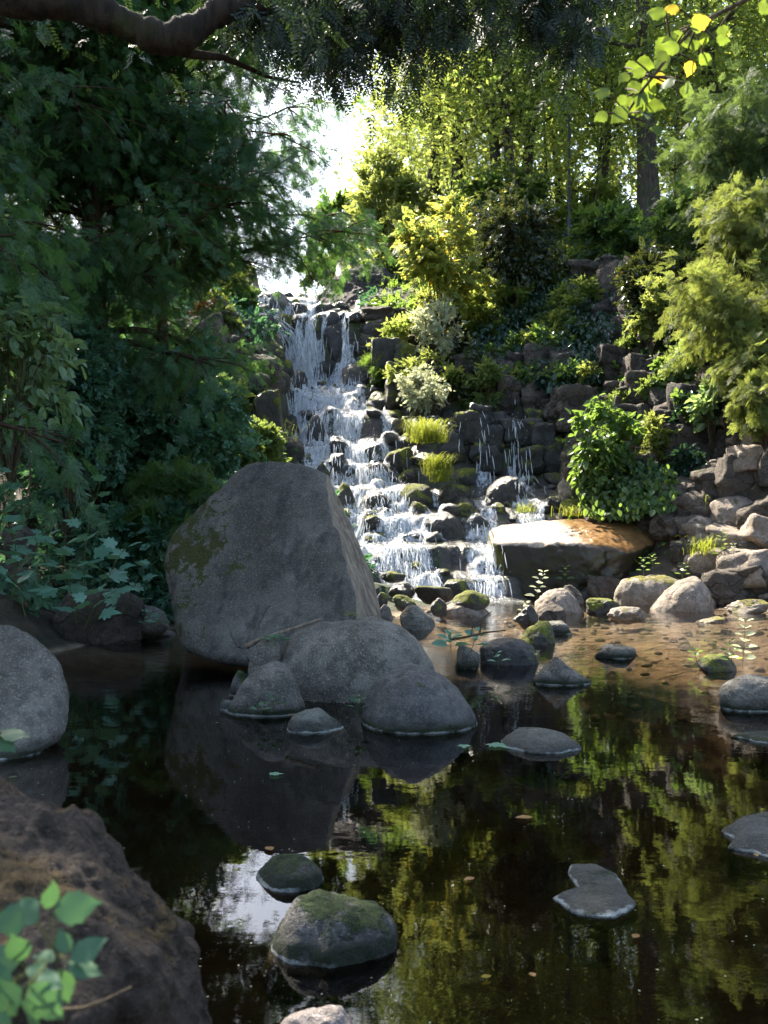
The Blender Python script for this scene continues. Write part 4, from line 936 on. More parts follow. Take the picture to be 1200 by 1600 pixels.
# dark yews on the left bank
def yew_geo(seed, Ht, r0, zc0, spread, n1, xmax, nspr=30, size=.5, lean=(0, 0)):
    rng = np.random.default_rng(seed); tb = MB()
    tp = limb(rng, (0, 0, -.5), (lean[0], lean[1], 1), Ht+.5, 12, .10, .06); tt_ = np.linspace(0, 1, 13); tb.tube(tp, r0*(1-.8*tt_), 10)
    pts = []; dirs = []
    for i in range(n1):
        z = zc0+(Ht-zc0)*(i+rng.random())/n1; k = np.interp(z, tp[:, 2], np.arange(13)); p0 = tp[int(k)]; p0 = np.array([p0[0], p0[1], z])
        u = (z-zc0)/(Ht-zc0); a = i*2.4+rng.normal()*.4; L = spread*(1-.55*u)*rng.uniform(.7, 1.1)
        b = limb(rng, p0, (math.cos(a), math.sin(a), .25), L, 7, .22, -.02); tb.tube(b, np.linspace(r0*.28, r0*.04, 8), 5)
        for s in range(2, 8):
            for j in range(2 if s < 5 else 3):
                d2 = nrm(b[s]-b[s-1])*.6+nrm(rng.normal(size=3)*np.array([1, 1, .3]))*.9+np.array([0, 0, -.1]); c = limb(rng, b[s-1], d2, rng.uniform(.6, 1.3), 5, .25, -.10)
                tb.tube(c, np.linspace(.018, .005, 6), 4)
                q = np.repeat(c[1:], max(1, nspr//10), 0); q = q+rng.normal(size=q.shape)*.15; pts.append(q); dirs.append(np.repeat(nrm(np.gradient(c, axis=0))[1:], max(1, nspr//10), 0))
    pts = np.concatenate(pts); dirs = np.concatenate(dirs)+rng.normal(size=pts.shape)*.5; dirs[:, 2] -= .55
    z = nrm(rng.normal(size=pts.shape)*.5+np.array([0, 0, 1.]))
    return tb.get(), inst(SPRAY[0], SPRAY[1], frames(dirs, z), pts, rng.uniform(.7, 1.2, len(pts))*size)
gY = yew_geo(7, 11.5, .27, 2.6, 4.0, 42, None, 50, .25)
tY = make_tree('yew_tree', 'dark yew with a leaning trunk, leftmost trunk seen under the dark crown', 'tree', at(165, 17), gY, 'barkdark', 'yew', 'dark yews on the left bank', .3)
gY2 = yew_geo(8, 11, .12, 4.0, 3.95, 60, None, 50, .24, lean=(.02, 0))
tY2 = make_tree('yew_tree', 'dark yew with a slim reddish trunk, its boughs reaching over the sky gap', 'tree', at(287, 18.2), gY2, 'barkred', 'yew', 'dark yews on the left bank', 0.)
copy_thing(tY, at(-60, 15.5), 2.2, 1.0, 'dark yew at the left edge of the photo', 'dark yews on the left bank')
copy_thing(tY2, at(40, 21), 4.2, 1.0, 'dark yew standing behind the two front yew trunks', 'dark yews on the left bank')
copy_thing(tY, at(-330, 11), 1.0, .95, 'yew outside the left edge whose boughs shade the pool', 'dark yews on the left bank')
copy_thing(tY2, at(-420, 17), 3.0, 1.0, 'yew far outside the left edge behind the front yews', 'dark yews on the left bank')

# overhanging limb of a near yew, its trunk left of the frame
def overhang():
    rng = np.random.default_rng(12); t = thing('yew_tree', 'near yew whose thick brown limb crosses the top left corner', 'tree', (-4.6, 4.6, .2))
    o = np.array([-4.6, 4.6, .2]); tb = MB()
    tb.tube(np.array([(-4.6, 4.6, -.4), (-4.55, 4.6, 1.2), (-4.35, 4.7, 2.6), (-4.0, 4.8, 3.9), (-3.9, 4.9, 6)])-o, [.30, .25, .23, .2, .12], 10)
    path = [P(-560, -70, 4.9), P(-300, -30, 5.0), P(-60, -12, 5.1), P(60, 2, 5.1), P(150, 16, 5.15), P(215, 46, 5.2), P(262, 66, 5.2), P(312, 40, 5.25), P(345, 16, 5.3), P(410, 5, 5.4), P(470, -16, 5.5), P(560, -70, 5.7), P(700, -95, 6.1), P(860, -110, 6.4)]
    pa = np.array(path); ti = np.linspace(0, 13, 120); ra = np.interp(ti, np.arange(14), [.12, .11, .095, .085, .08, .078, .08, .075, .065, .05, .045, .04, .03, .018])
    pi_ = np.stack([np.interp(ti, np.arange(14), pa[:, j]) for j in range(3)], -1)
    for _ in range(6): pi_[1:-1] = (pi_[:-2]+pi_[1:-1]*2+pi_[2:])/4
    tb.tube(pi_-o, ra*(1+.10*np.sin(ti*5)+.07*rng.normal(size=120)), 18)
    tb.tube(np.array([P(262, 66, 5.2), P(300, 85, 5.3), P(350, 90, 5.5), P(420, 120, 5.8), P(470, 130, 6)])-o, [.05, .025, .018, .012, .006], 6)
    tb.tube(np.array([P(330, 26, 5.25), P(335, -10, 5.3), P(345, -90, 5.4)])-o, [.03, .025, .02], 6)
    pts, dirs = [], []
    hang = [(px, py0, ln, d) for px, py0, ln, d in
      [(430, -20, 130, 5.6), (460, -30, 140, 5.8), (490, -30, 130, 5.8), (520, -40, 180, 6), (550, -40, 190, 6.1), (575, -40, 150, 6.2), (600, -40, 130, 6), (625, -40, 165, 6.1), (650, -60, 170, 6.3), (675, -40, 165, 6), (700, -60, 130, 6.2), (730, -60, 120, 6.3), (760, -60, 100, 6.2),
       (790, -60, 110, 6.1), (820, -60, 130, 6.2), (850, -60, 150, 6), (880, -60, 170, 6.1), (905, -60, 190, 6.2), (925, -60, 120, 6.3), (400, -20, 90, 5.7), (370, -30, 60, 5.7), (640, -60, 230, 6.5), (895, -50, 200, 6.4), (545, 10, 130, 6.4), (860, -60, 130, 6.5), (700, -60, 110, 6.6), (745, -60, 90, 6.5), (800, -60, 90, 6.6), (610, -60, 110, 6.4), (480, 10, 110, 6.2)]]
    for px, py0, ln, d in hang:
        for r in range(4 if px < 625 else 3):
            a = P(px+rng.normal()*14, py0, d+rng.normal()*.25); b = a+np.array([rng.normal()*.08, rng.normal()*.15, -ln/FPX*d*rng.uniform(.55, 1.05)])
            c = np.linspace(a, b, 6)+rng.normal(size=(6, 3))*.015; tb.tube(c-o, np.linspace(.007, .003, 6), 4)
            q = np.repeat(c, 6, 0)+rng.normal(size=(36, 3))*.05; pts.append(q); dirs.append(np.tile([0, 0, -1.], (36, 1))+rng.normal(size=(36, 3))*.6)
    pts = np.concatenate(pts); dirs = np.concatenate(dirs)
    up = rng.uniform(0, 1, (1100, 1))*np.array([[4.2, .0, 0]])+np.array([-3.4, 5.6, 5.1])+rng.normal(size=(1100, 3))*np.array([.6, .8, .3])
    pts = np.concatenate([pts, up]); dirs = np.concatenate([dirs, rng.normal(size=(1100, 3))+np.array([0, 0, -.5])])
    cv, cf = inst(SPRAYL[0], SPRAYL[1], frames(dirs, nrm(rng.normal(size=pts.shape)+np.array([0, -.6, .3]))), pts-o, rng.uniform(.09, .17, len(pts)))
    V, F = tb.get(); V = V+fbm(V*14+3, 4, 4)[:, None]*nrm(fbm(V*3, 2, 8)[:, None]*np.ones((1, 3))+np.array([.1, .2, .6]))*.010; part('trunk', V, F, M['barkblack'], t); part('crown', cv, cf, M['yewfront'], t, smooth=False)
overhang()

def shrub(name, label, cat, px0, px1, py0, py1, d, n, tmpl, size, mat, seed, depth=.8, nb=14, fill=.5, droop=.2, stem='twig', group=None, up=.8, blob=.33, base=None):
    rng = np.random.default_rng(seed); c = P((px0+px1)/2, (py0+py1)/2, d); rx = (px1-px0)/2/FPX*d; rz = (py1-py0)/2/FPX*d; ry = rx*depth
    R3 = np.array([rx, ry, rz]); u = nrm(rng.normal(size=(nb, 3)))
    B = c+u*rng.uniform(fill, 1, (nb, 1))**.5*R3*.72*(1+.35*vnoise(u*1.7, seed)[:, None])
    ns = 5; nsh = nb*ns; k0 = np.repeat(np.arange(nb), ns); dd = nrm(nrm(rng.normal(size=(nsh, 3)))+.7*u[k0]+np.array([0, 0, .25-droop*.7]))
    Ls = rng.uniform(.22, .62, nsh)[:, None]*R3.mean(); E = B[k0]+dd*Ls; E[:, 2] -= droop*.25*Ls[:, 0]
    w = rng.uniform(.4, 1.3, nsh); w /= w.sum(); k = rng.choice(nsh, n, p=w); tq = rng.uniform(0, 1, (n, 1))**.8
    L = B[k0][k]*(1-tq)+E[k]*tq+rng.normal(size=(n, 3))*.075*R3.mean(); L[:, 2] += .1*Ls[k, 0]*np.sin(tq[:, 0]*3.1)
    sp = dd[k]
    bx, by = (c[0], c[1]) if base is None else base
    bz = gz1(bx, by)
    bz = max(min(bz, c[2]-rz*.6), c[2]-rz*1.5) if base is None else bz
    o = np.array([bx, by, bz])
    t = thing(name, label, cat, o, group)
    out = sp*1.1
    cv, cf = scatter(tmpl, L-o, rng.uniform(.7, 1.25, n)*size, rng, up=up, out=out, droop=droop)
    tb = MB()
    for b in B:
        m = (o+b)/2+np.array([rng.normal()*.1*rx, rng.normal()*.1*rx, rz*.15]); s_ = np.linspace(0, 1, 7)[:, None]
        q = (1-s_)**2*o+2*s_*(1-s_)*m+s_**2*b; tb.tube(q-o-np.array([0, 0, .05]), np.linspace(.016, .005, 7)*min(1.5, .6+rx*.4), 5)
    for a_, b_ in zip(B[k0], E): tb.tube(np.array([a_, (a_+b_)/2+np.array([0, 0, .03]), b_])-o, [.006, .004, .002], 3)
    V, F = tb.get(); part('stems', V, F, M[stem], t); part('foliage', cv, cf, M[mat], t, smooth=False)
    return t
S = shrub
# right slope
S('yellow_shrub', 'bright yellow leaved shrub in the sun right of the upper fall', 'shrub', 622,752,285,500, 29.5, 1500, TWIGO, .32, 'yellow', 1, nb=26, fill=.1)
S('dark_shrub', 'dark glossy shrub right behind the yellow shrub', 'shrub', 735,880,300,480, 31, 4200, TWIG, .24, 'glossy', 2, nb=30, fill=.1)
S('light_green_shrub', 'tall light green bush at the right border of the sky gap', 'shrub', 545,660,225,410, 38, 3600, TWIG, .30, 'lightgreen', 3, nb=30, fill=.2)
S('brown_green_shrub', 'olive bush between the light green bush and the yellow shrub', 'shrub', 590,660,330,430, 36, 1300, TWIG, .3, 'lightgreen', 4, nb=14, fill=.2)
S('small_shrub', 'low light green bush left of the dark layered rock mass', 'shrub', 470,560,385,450, 41, 1300, TWIG, .3, 'lightgreen', 5, nb=12, fill=.2)
S('dark_green_shrub', 'dark green bush against the sky below the yew boughs', 'shrub', 480,560,300,400, 46, 900, TWIG, .4, 'bgleaf2', 6, nb=12, fill=.2)
S('silvery_shrub', 'pale silvery leaved plant on the long ledge in full sun', 'plant', 622,720,562,652, 27, 1700, TWIG, .13, 'silver', 7, nb=20, fill=.2)
S('small_leaved_shrub', 'pale speckled shrub under the yellow shrub', 'plant', 640,730,462,560, 29, 1000, TWIG, .16, 'silver', 8, nb=18, fill=.3)
S('ledge_shrub', 'green bush hanging over the ledge right of the silvery plant', 'plant', 738,790,560,655, 27, 700, TWIG, .24, 'herb', 9, nb=12, fill=.2)
S('broad_leaved_bush', 'broad leaved green bush beside the right rock wall', 'bush', 888,1000,605,775, 22.6, 1600, OVAL, .19, 'broad', 10, nb=22, fill=.3, droop=.5)
S('trailing_bush', 'small bush with pale leaves climbing the right rock wall', 'bush', 1040,1086,520,620, 23.5, 500, OVAL, .16, 'hazel', 11, nb=12, fill=.2, droop=.5)
S('young_sapling', 'sapling with light leaves rooted in the stepped right wall', 'sapling', 1078,1142,585,670, 21.8, 300, OVAL, .2, 'hazel', 12, nb=10, fill=.2)
S('young_yew', 'tall young yew with sunlit yellow-green sprays right of the rock wall', 'tree', 1020,1290,395,575, 22.3, 2800, SPRAY, .30, 'yewlit', 13, nb=34, fill=.2, droop=.8, stem='barkdark', base=(8.5, 23.5))
S('dark_young_yew', 'darker yew rising behind the sunlit young yew at the right', 'tree', 1040,1330,120,420, 26, 3800, SPRAY, .36, 'yewmid', 14, nb=40, fill=.2, droop=.8, stem='barkdark', base=(10, 27))
S('low_yew', 'low yew sprays hanging over tan rocks at the right edge', 'bush', 1130,1260,560,672, 20.0, 900, SPRAY, .28, 'yewlit', 15, nb=18, fill=.2, droop=.8, stem='barkdark')
S('ivy_shrub', 'dense dark bush on the wall top left of the thick trunk', 'bush', 870,1010,330,420, 32, 1700, TWIG, .34, 'bgleaf2', 16, nb=18, fill=.2)
S('wall_bush', 'dark green bush between right wall top and young yew', 'bush', 970,1060,380,520, 26.5, 1400, TWIG, .32, 'glossy', 17, nb=16, fill=.2)
S('slope_shrub', 'dark shrub beneath the slender trees above the falls', 'bush', 700,860,285,345, 37, 1400, TWIG, .4, 'bgleaf2', 18, nb=18, fill=.2)
S('slope_shrub', 'sunlit green shrub around the thin post', 'bush', 850,1000,295,385, 38, 1500, TWIG, .4, 'bgleaf', 19, nb=18, fill=.2)
S('fern_clump', 'dark fern clump on the rocks right of the upper fall', 'fern', 574,640,535,600, 29.5, 600, SPRAY, .36, 'broad', 20, nb=10, fill=.2, droop=.6)
S('slope_shrub', 'shaded shrub under the dark yew at the right', 'bush', 1000,1220,300,430, 30, 2000, TWIG, .36, 'bgleaf2', 24, nb=18, fill=.2)
# left bank
S('dark_bush', 'large dense dark green bush behind the largest boulder on its left', 'bush', 70,385,550,800, 17.2, 6500, TWIGO, .24, 'shade', 21, nb=50, fill=.2, droop=.4, blob=.26)
S('dark_bush', 'lower dark bush at the shore left of the largest boulder', 'bush', 130,320,770,960, 15.0, 3000, TWIGO, .2, 'shade', 22, nb=30, fill=.2, droop=.4, blob=.28)
S('feathery_shrub', 'feathery green yew shrub touching the left side of the largest boulder', 'shrub', 190,350,720,880, 15.2, 1300, SPRAY, .34, 'broad', 23, nb=24, fill=.2, droop=.8)
S('hazel_bush', 'sunlit hazel bush at the left edge half way up the photo', 'bush', -90,122,440,690, 12, 700, OVAL, .17, 'hazel', 25, nb=30, fill=.25, droop=.4, blob=.25)
S('hazel_bush', 'shaded small leaved bush right behind the sunlit hazel', 'bush', 20,190,490,780, 15, 2600, TWIGO, .2, 'shade', 26, nb=30, fill=.2, droop=.4)
S('bank_bush', 'green bush on the left bank directly beside the upper fall', 'bush', 366,420,570,660, 26.2, 1000, TWIG, .26, 'broad', 27, nb=16, fill=.2)
S('bank_bush', 'green bush on the left bank beside the top of the waterfall', 'bush', 335,388,430,520, 31, 1000, TWIG, .28, 'bgleaf', 28, nb=14, fill=.2)
S('bank_bush', 'leafy bush above the square cut block on the left bank', 'bush', 296,366,590,680, 22.5, 900, TWIGO, .2, 'hazel', 29, nb=14, fill=.2)
S('bank_bush', 'yellow-green bush at the foot of the mossy wall above the largest boulder', 'bush', 366,440,670,740, 21.5, 800, TWIG, .24, 'herb', 30, nb=12, fill=.2)
S('orange_shrub', 'small orange leaved shrub on the tall left outcrop', 'shrub', 300,345,470,500, 26.6, 160, OVAL, .14, 'litter', 31, nb=6, fill=.2)
# ivy curtain
def ivy(label, px0, px1, py0, py1, n, seed, mat='ivy', size=.17):
    rng = np.random.default_rng(seed); px = rng.uniform(px0, px1, n); py = rng.uniform(py0, py1, n)
    cx, cyv = (px0+px1)/2, (py0+py1)/2
    m = (((px-cx)/(px1-px0)*2)**2+((py-cyv)/(py1-py0)*2)**2+vnoise(np.stack([px/30, py/30, px*0], -1), seed)*.5) < 1.05; px, py = px[m], py[m]
    x = []; 
    ds = np.linspace(18, 40, 260)
    for a, b in zip(px, py):
        h = H((a-600)/FPX*ds, ds, False); z = CAMZ-(b-800)/FPX*ds; k = np.nonzero(h >= z)[0]
        d = ds[k[0]] if len(k) else 32
        x.append(P(a, b, d-.45-abs(rng.normal())*.4))
    x = np.array(x); o = np.array([x[:, 0].mean(), x[:, 1].mean(), x[:, 2].min()])
    n = len(x); z = nrm(rng.normal(size=(n, 3))*.5+np.array([-.1, -.8, .7])); y = rng.normal(size=(n, 3))*.6+np.array([0, -.2, -1])
    cv, cf = inst(OVAL[0], OVAL[1], frames(y, z), x-o, rng.uniform(.7, 1.3, n)*size)
    ob = link('ivy', mesh_data('ivy', cv, cf, M[mat], smooth=False), None, o); tag(ob, label, 'ivy')
ivy('dark ivy curtain covering the slope under the dark glossy shrub', 735, 962, 425, 605, 6800, 1)
ivy('ivy hanging over the shaded wall foot left of the round reddish stone', 970, 1060, 710, 800, 700, 3, 'broad', .15)
ivy('low leafy creeper at the foot of the broad leaved bush', 900, 1010, 745, 808, 900, 4, 'broad', .14)

# saplings, seedlings, grass
def leafy_stem(name, label, cat, base, tip, nl, tmpl, size, mat, seed, pairs=True, petiole=.12, stem_r=.006, group=None, bend=.05, flat=.9, droop=.35):
    rng = np.random.default_rng(seed); base = np.array(base, float); tip = np.array(tip, float); o = base
    t = thing(name, label, cat, o, group); tb = MB(); s = np.linspace(0, 1, 8)[:, None]
    q = base+(tip-base)*s+np.sin(s*np.pi)*rng.normal(size=3)*bend*np.linalg.norm(tip-base); tb.tube(q-o, np.linspace(stem_r, stem_r*.35, 8), 5)
    L, Y, Sz = [], [], []
    ax = nrm(tip-base)
    for i in range(nl):
        u = .15+.85*(i+.6)/nl; c = np.array([np.interp(u, s[:, 0], q[:, j]) for j in range(3)]); a = i*(math.pi/2 if pairs else 2.4)+rng.normal()*.25
        for g in ((0, math.pi) if pairs else (0,)):
            e = nrm(np.array([math.cos(a+g), math.sin(a+g)*.9, .25+.5*u])+ax*.25); pl = petiole*(1.15-u*.75)*rng.uniform(.8, 1.2); p2 = c+e*pl
            tb.tube(np.array([c, c+e*pl*.5+np.array([0, 0, .01]), p2])-o, stem_r*.35, 4)
            y = e.copy(); y[2] -= droop; L.append(p2-o); Y.append(y); Sz.append(size*(1.1-.55*u)*rng.uniform(.8, 1.15))
    L, Y = np.array(L), np.array(Y); z = nrm(np.array([0, -.15, flat])+rng.normal(size=L.shape)*.28)
    cv, cf = inst(tmpl[0], tmpl[1], frames(Y, z), L, np.array(Sz))
    V, F = tb.get(); part('stem', V, F, M['stemg'], t); part('leaves', cv, cf, M[mat], t, smooth=False); return t
mg = 'maple saplings on the left shore'
for i, (l, bx, by, tx, ty, d, nl, sz) in enumerate([
   ('tallest maple sapling with tiers of palmate leaves on the left shore',138,955,158,748,12.2,8,.30),('maple sapling right of the tallest one leaning over the water',150,965,195,855,11.8,5,.30),('bushy maple sapling at the water with wide leaves',120,975,95,850,11.6,5,.30),
   ('low maple seedling drooping towards the pool',130,985,150,930,11.3,4,.28),('maple sapling at the left edge above the smooth grey boulder',20,930,10,800,11.5,6,.28),('light green maple sapling at the left edge with its top in the sun',-10,900,25,735,11,5,.30),
   ('maple seedling leaning left over the smooth grey boulder',40,965,20,880,11,4,.26),('maple seedling under the shaded bush at the shore',190,965,225,880,12.6,4,.24),('small maple seedling behind the tallest sapling',80,940,70,835,12.9,5,.26)]):
    leafy_stem('maple_sapling', l, 'sapling', P(bx, by, d), P(tx, ty, d-.2), nl, MAPLE, sz, 'maple', 40+i, group=mg, petiole=.2, stem_r=.008)
hg = 'herbs among the pool stones'
for i, (l, bx, by, tx, ty, d, nl, sz, mt) in enumerate([
   ('sunlit leafy herb in front of the dark face of the long boulder',838,948,850,892,18.5,7,.17,'silver'),('small green herb against the dark face of the long boulder',882,915,884,885,20.2,5,.15,'broad'),('white flecked plant by the little dark stone at the pool head',818,976,822,940,15.6,5,.12,'silver'),
   ('upright pale plant on the small dark stone at the right of the pool',1160,1045,1165,968,10.9,7,.14,'silver'),('green leafy plant right of the small dark stone',1146,1042,1140,1000,10.8,5,.11,'herb'),('low green plant left of the small dark stone',1092,1044,1086,1015,10.9,4,.10,'broad'),
   ('large leaved plant between broad granite boulder and leafy rounded stone',705,1020,700,990,10.6,4,.20,'maple'),('large leaved seedling on the leafy rounded stone',735,1020,750,985,11.0,4,.17,'maple'),('tiny green seedling at the leafy rounded stone foot',778,1045,774,1020,10.6,3,.10,'maple'),
   ('green seedling growing behind the narrow wedged stone',430,1010,428,998,9.4,3,.13,'nearleaf'),('seedling in the water before the squat dark boulder',424,1112,428,1090,8.3,3,.09,'nearleaf'),('twin seedling in the water left of its neighbour',408,1118,406,1104,8.2,2,.09,'nearleaf'),
   ('sprig between pale flat stone and blue-grey boulder',560,1118,560,1090,8.2,4,.09,'nearleaf'),('yellow-green tuft on top of the broad granite boulder',548,966,549,960,9.9,4,.05,'grass'),
   ('small pale seedling at the shore left of the largest boulder',230,985,226,955,13.4,4,.13,'maple'),('second pale seedling at the shore by the largest boulder',246,982,252,960,13.2,4,.12,'maple'),('leafy plant on the pool head stones at the right',1128,880,1130,832,19.2,6,.16,'herb'),
   ('pale plant beside the thin mossy slab',1020,890,1018,868,20,5,.13,'herb'),('small herb below the big squarish boulder',1150,880,1146,850,19,5,.13,'silver'),('green herb under the sloping tan stone',1005,900,1004,872,19.4,5,.12,'broad'),
   ('green herb by the dark round stone right side',1065,905,1068,880,19,4,.12,'broad'),('seedling leaf stalk before the pyramid stone',838,1040,836,1018,10.9,3,.09,'broad')]):
    leafy_stem('herb', l, 'plant', P(bx, by, d), P(tx, ty, d), nl, OVAL, sz, mt, 60+i, group=hg, petiole=.04, stem_r=.004)
def grass(label, px, py, d, n, ln, spread, seed, mat='grass'):
    rng = np.random.default_rng(seed); o = P(px, py, d); mb = MB()
    b = rng.normal(size=(n, 3))*np.array([spread, spread, .02]); a = rng.uniform(0, 6.28, n); l = ln*rng.uniform(.25, 1.35, n)
    dx = np.stack([np.cos(a), np.sin(a), 0*a], -1)*rng.uniform(.15, .8, (n, 1)); w = np.stack([-np.sin(a), np.cos(a), 0*a], -1)*.0045
    p1 = b+(np.array([0, 0, 1])*.6+dx*.35)*l[:, None]; p2 = b+(np.array([0, 0, .85])+dx)*l[:, None]; p3 = b+(np.array([0, 0, .7])+dx*1.5)*l[:, None]
    V = np.stack([b-w, b+w, p1-w, p1+w, p2-w*.7, p2+w*.7, p3], 1).reshape(-1, 3); k = (np.arange(n)*7)[:, None]
    F4 = np.concatenate([k+np.array([[0, 1, 3, 2]]), k+np.array([[2, 3, 5, 4]])]); F3 = k+np.array([[4, 5, 6]])
    ob = link('grass_tuft', mesh_data('grass_tuft', V, [F4, F3], M[mat], smooth=False), None, o); tag(ob, label, 'grass tuft', 'grass tufts among the rocks')
for i, (l, px, py, d, n, ln, sp) in enumerate([('tall bright grass tuft lit by sun in the middle of the cascade',668,690,25.0,900,.5,.2),('bright grass hanging below the tall tuft',684,742,24.0,600,.45,.13),('grass spreading over the step under the bright tufts',690,752,23.8,260,.25,.12),
   ('grass tuft behind the right end of the long boulder',965,812,22.3,120,.26,.18),('small grass tuft above the middle of the long boulder',890,806,22.5,90,.22,.15),('sunlit grass tuft right of the long boulder end',1098,868,19.6,140,.36,.12),('grass fringe on the mossy stones above the right rill',822,800,22.6,90,.2,.15),
   ('small grass tuft by the big squarish boulder base',1105,800,21,100,.3,.15),('grass tuft hanging from the mossy wall left of the middle cascade',425,690,24.3,180,.45,.2)]):
    grass(l, px, py, d, n, ln, sp, 90+i)

# foreground sprig, top right branch, floating leaves
def sprig(label, stem_px, leaves, mat, tmpl, seed, r=.004, group=None, name='leafy_sprig', cat='plant', stemmat='stemg', z_bias=(0, -.75, .6)):
    rng = np.random.default_rng(seed); q = np.array([P(*s) for s in stem_px]); o = q[0]; t = thing(name, label, cat, o, group); tb = MB(); tb.tube(q-o, np.linspace(r, r*.5, len(q)), 6)
    L, Y, Z, Sz = [], [], [], []
    for (px, py, d, ang, ln) in leaves:
        b = P(px, py, d); y = np.array([math.sin(R(ang)), rng.normal()*.25, math.cos(R(ang))]); L.append(b-o); Y.append(y); Z.append(np.array(z_bias)+rng.normal(size=3)*.25); Sz.append(ln/FPX*d*1.15)
        j = np.argmin(np.linalg.norm(q-b, axis=1)); tb.tube(np.array([q[j], (q[j]+b)/2+np.array([0, 0, .004]), b])-o, r*.4, 4)
    cv, cf = inst(tmpl[0], tmpl[1], frames(np.array(Y), nrm(np.array(Z))), np.array(L), np.array(Sz))
    V, F = tb.get(); part('stem', V, F, M[stemmat], t); part('leaves', cv, cf, M[mat], t, smooth=True); return t
sprig('blurred bramble sprig with broad toothed leaves in the lower left corner', [(-60, 1640, 1.35), (-10, 1560, 1.33), (40, 1520, 1.3), (85, 1495, 1.3)],
      [(60, 1440, 1.3, -60, 50), (85, 1425, 1.32, 75, 62), (75, 1420, 1.32, 20, 40), (50, 1430, 1.32, -100, 60), (110, 1500, 1.28, 55, 52), (105, 1490, 1.28, -15, 34), (105, 1505, 1.28, 100, 48), (90, 1515, 1.28, 160, 48), (85, 1500, 1.28, -80, 34),
       (35, 1500, 1.3, -5, 48), (30, 1505, 1.3, -85, 60), (40, 1515, 1.25, 100, 42), (35, 1545, 1.22, -120, 75), (45, 1540, 1.22, 140, 70), (40, 1560, 1.2, 175, 62), (20, 1530, 1.24, -75, 60), (60, 1525, 1.24, 95, 40), (10, 1580, 1.2, -160, 60)], 'nearleaf', TOOTH, 3, r=.0022)
sprig('pair of pale leaves leaning in from the left edge over the smooth grey boulder', [(-90, 1180, 3.2), (-40, 1155, 3.2), (2, 1146, 3.2)], [(0, 1146, 3.2, 85, 40), (-5, 1150, 3.2, 120, 34), (-30, 1150, 3.2, 60, 36)], 'nearleaf', TOOTH, 4, r=.004)
br = [(1240, -40, 3.6), (1150, 8, 3.6), (1090, 38, 3.6), (1050, 80, 3.6), (1020, 120, 3.6), (1000, 145, 3.62), (978, 180, 3.65)]
lv = []
rg = np.random.default_rng(8)
for k in range(46):
    u = rg.uniform(0, 5.8); i = int(u); a = np.array(br[i])*(1-(u-i))+np.array(br[i+1])*(u-i)
    lv.append((a[0]+rg.normal()*26, a[1]+rg.normal()*20+6, 3.6+rg.normal()*.12, rg.uniform(60, 300), rg.uniform(17, 29)))
sprig('backlit maple branch with yellow-green leaves hanging in the top right corner', br, lv, 'branchleaf', TOOTHW, 5, r=.009, name='maple_branch', cat='branch', stemmat='twig', z_bias=(0, -1., .25))
def floating(label, px, py, size, mat, tmpl, seed, group='leaves floating on the pool'):
    d = 2720./(py-800); rng = np.random.default_rng(seed); V, F = inst(tmpl[0]*np.array([1, 1, .25]), tmpl[1], np.eye(3)[None], np.zeros((1, 3)), [size])
    ob = link('fallen_leaf', mesh_data('fallen_leaf', V, F, M[mat], smooth=False), None, P(px, py, d)+np.array([0, 0, .012])); ob.rotation_euler = (0, 0, rng.uniform(0, 6)); tag(ob, label, 'leaf', group)
for i, (l, px, py, s, m, tm) in enumerate([('green leaf floating left of the long low slab', 768, 1164, .17, 'maple', MAPLE), ('small green leaf floating beside the larger one', 725, 1166, .1, 'maple', MAPLE), ('brown leaf floating in the dark near pool', 833, 1280, .1, 'litter', OVAL), ('brown leaf floating behind the mossy stones', 425, 1332, .07, 'litter', OVAL),
   ('yellow leaf floating right of the heart shaped slab', 990, 1470, .05, 'litter', OVAL), ('pale green leaf floating below the squat dark boulder', 422, 1212, .09, 'maple', MAPLE), ('orange leaf lying at the squat dark boulder foot', 456, 1118, .07, 'litter', OVAL), ('yellow leaf floating in the brown water by the mossy stone', 1110, 1105, .08, 'branchleaf', OVAL), ('pale leaf floating at the left by the dark foreground rock', 28, 1216, .06, 'herb', OVAL)]):
    floating(l, px, py, s, m, tm, i)
# flecks on the water
rng = np.random.default_rng(31); n = 520
fx_ = rng.uniform(-2.4, 3.2, n); fy_ = 3.2+rng.uniform(0, 1, n)**1.5*8
V, F = inst(LEAF[0]*np.array([1, 1, .2]), LEAF[1], frames(np.stack([np.cos(fx_*9), np.sin(fx_*9), 0*fx_], -1), np.tile([0, 0, 1.], (n, 1))), np.stack([fx_, fy_, np.full(n, .006)], -1), rng.uniform(.006, .016, n))
tag(part('floating_flecks', V, F, M['silver'], smooth=False), 'tiny pale flecks drifting on the dark pool', 'debris', kind='stuff')

# twig, dry slab, post
def stick(name, label, pts, rad, mat, cat):
    mb = MB()
    for p_, r_ in zip(pts, rad): q = np.array([P(*s) for s in p_]); mb.tube(q, np.linspace(r_, r_*.5, len(q)), 6)
    V, F = mb.get(); o = V.min(0); ob = part(name, V, F, M[mat], origin=o); tag(ob, label, cat)
stick('bare_twig', 'bare forked twig sticking up beside the large leaved plant', [[(700, 1000, 10.8), (730, 995, 10.8), (760, 988, 10.8), (790, 985, 10.8)], [(735, 995, 10.8), (740, 975, 10.8), (732, 960, 10.8)], [(750, 990, 10.8), (752, 968, 10.8), (768, 955, 10.8)], [(752, 972, 10.8), (742, 962, 10.8)]], [.016, .009, .010, .006], 'twig', 'twig')
stick('dry_branch', 'dry grey branch lying along the left shoulder of the broad granite boulder', [[(385, 1010, 9.6), (405, 1000, 9.55), (450, 985, 9.5), (500, 968, 9.55)], [(410, 998, 9.55), (395, 1003, 9.5)]], [.03, .015], 'wood', 'branch')
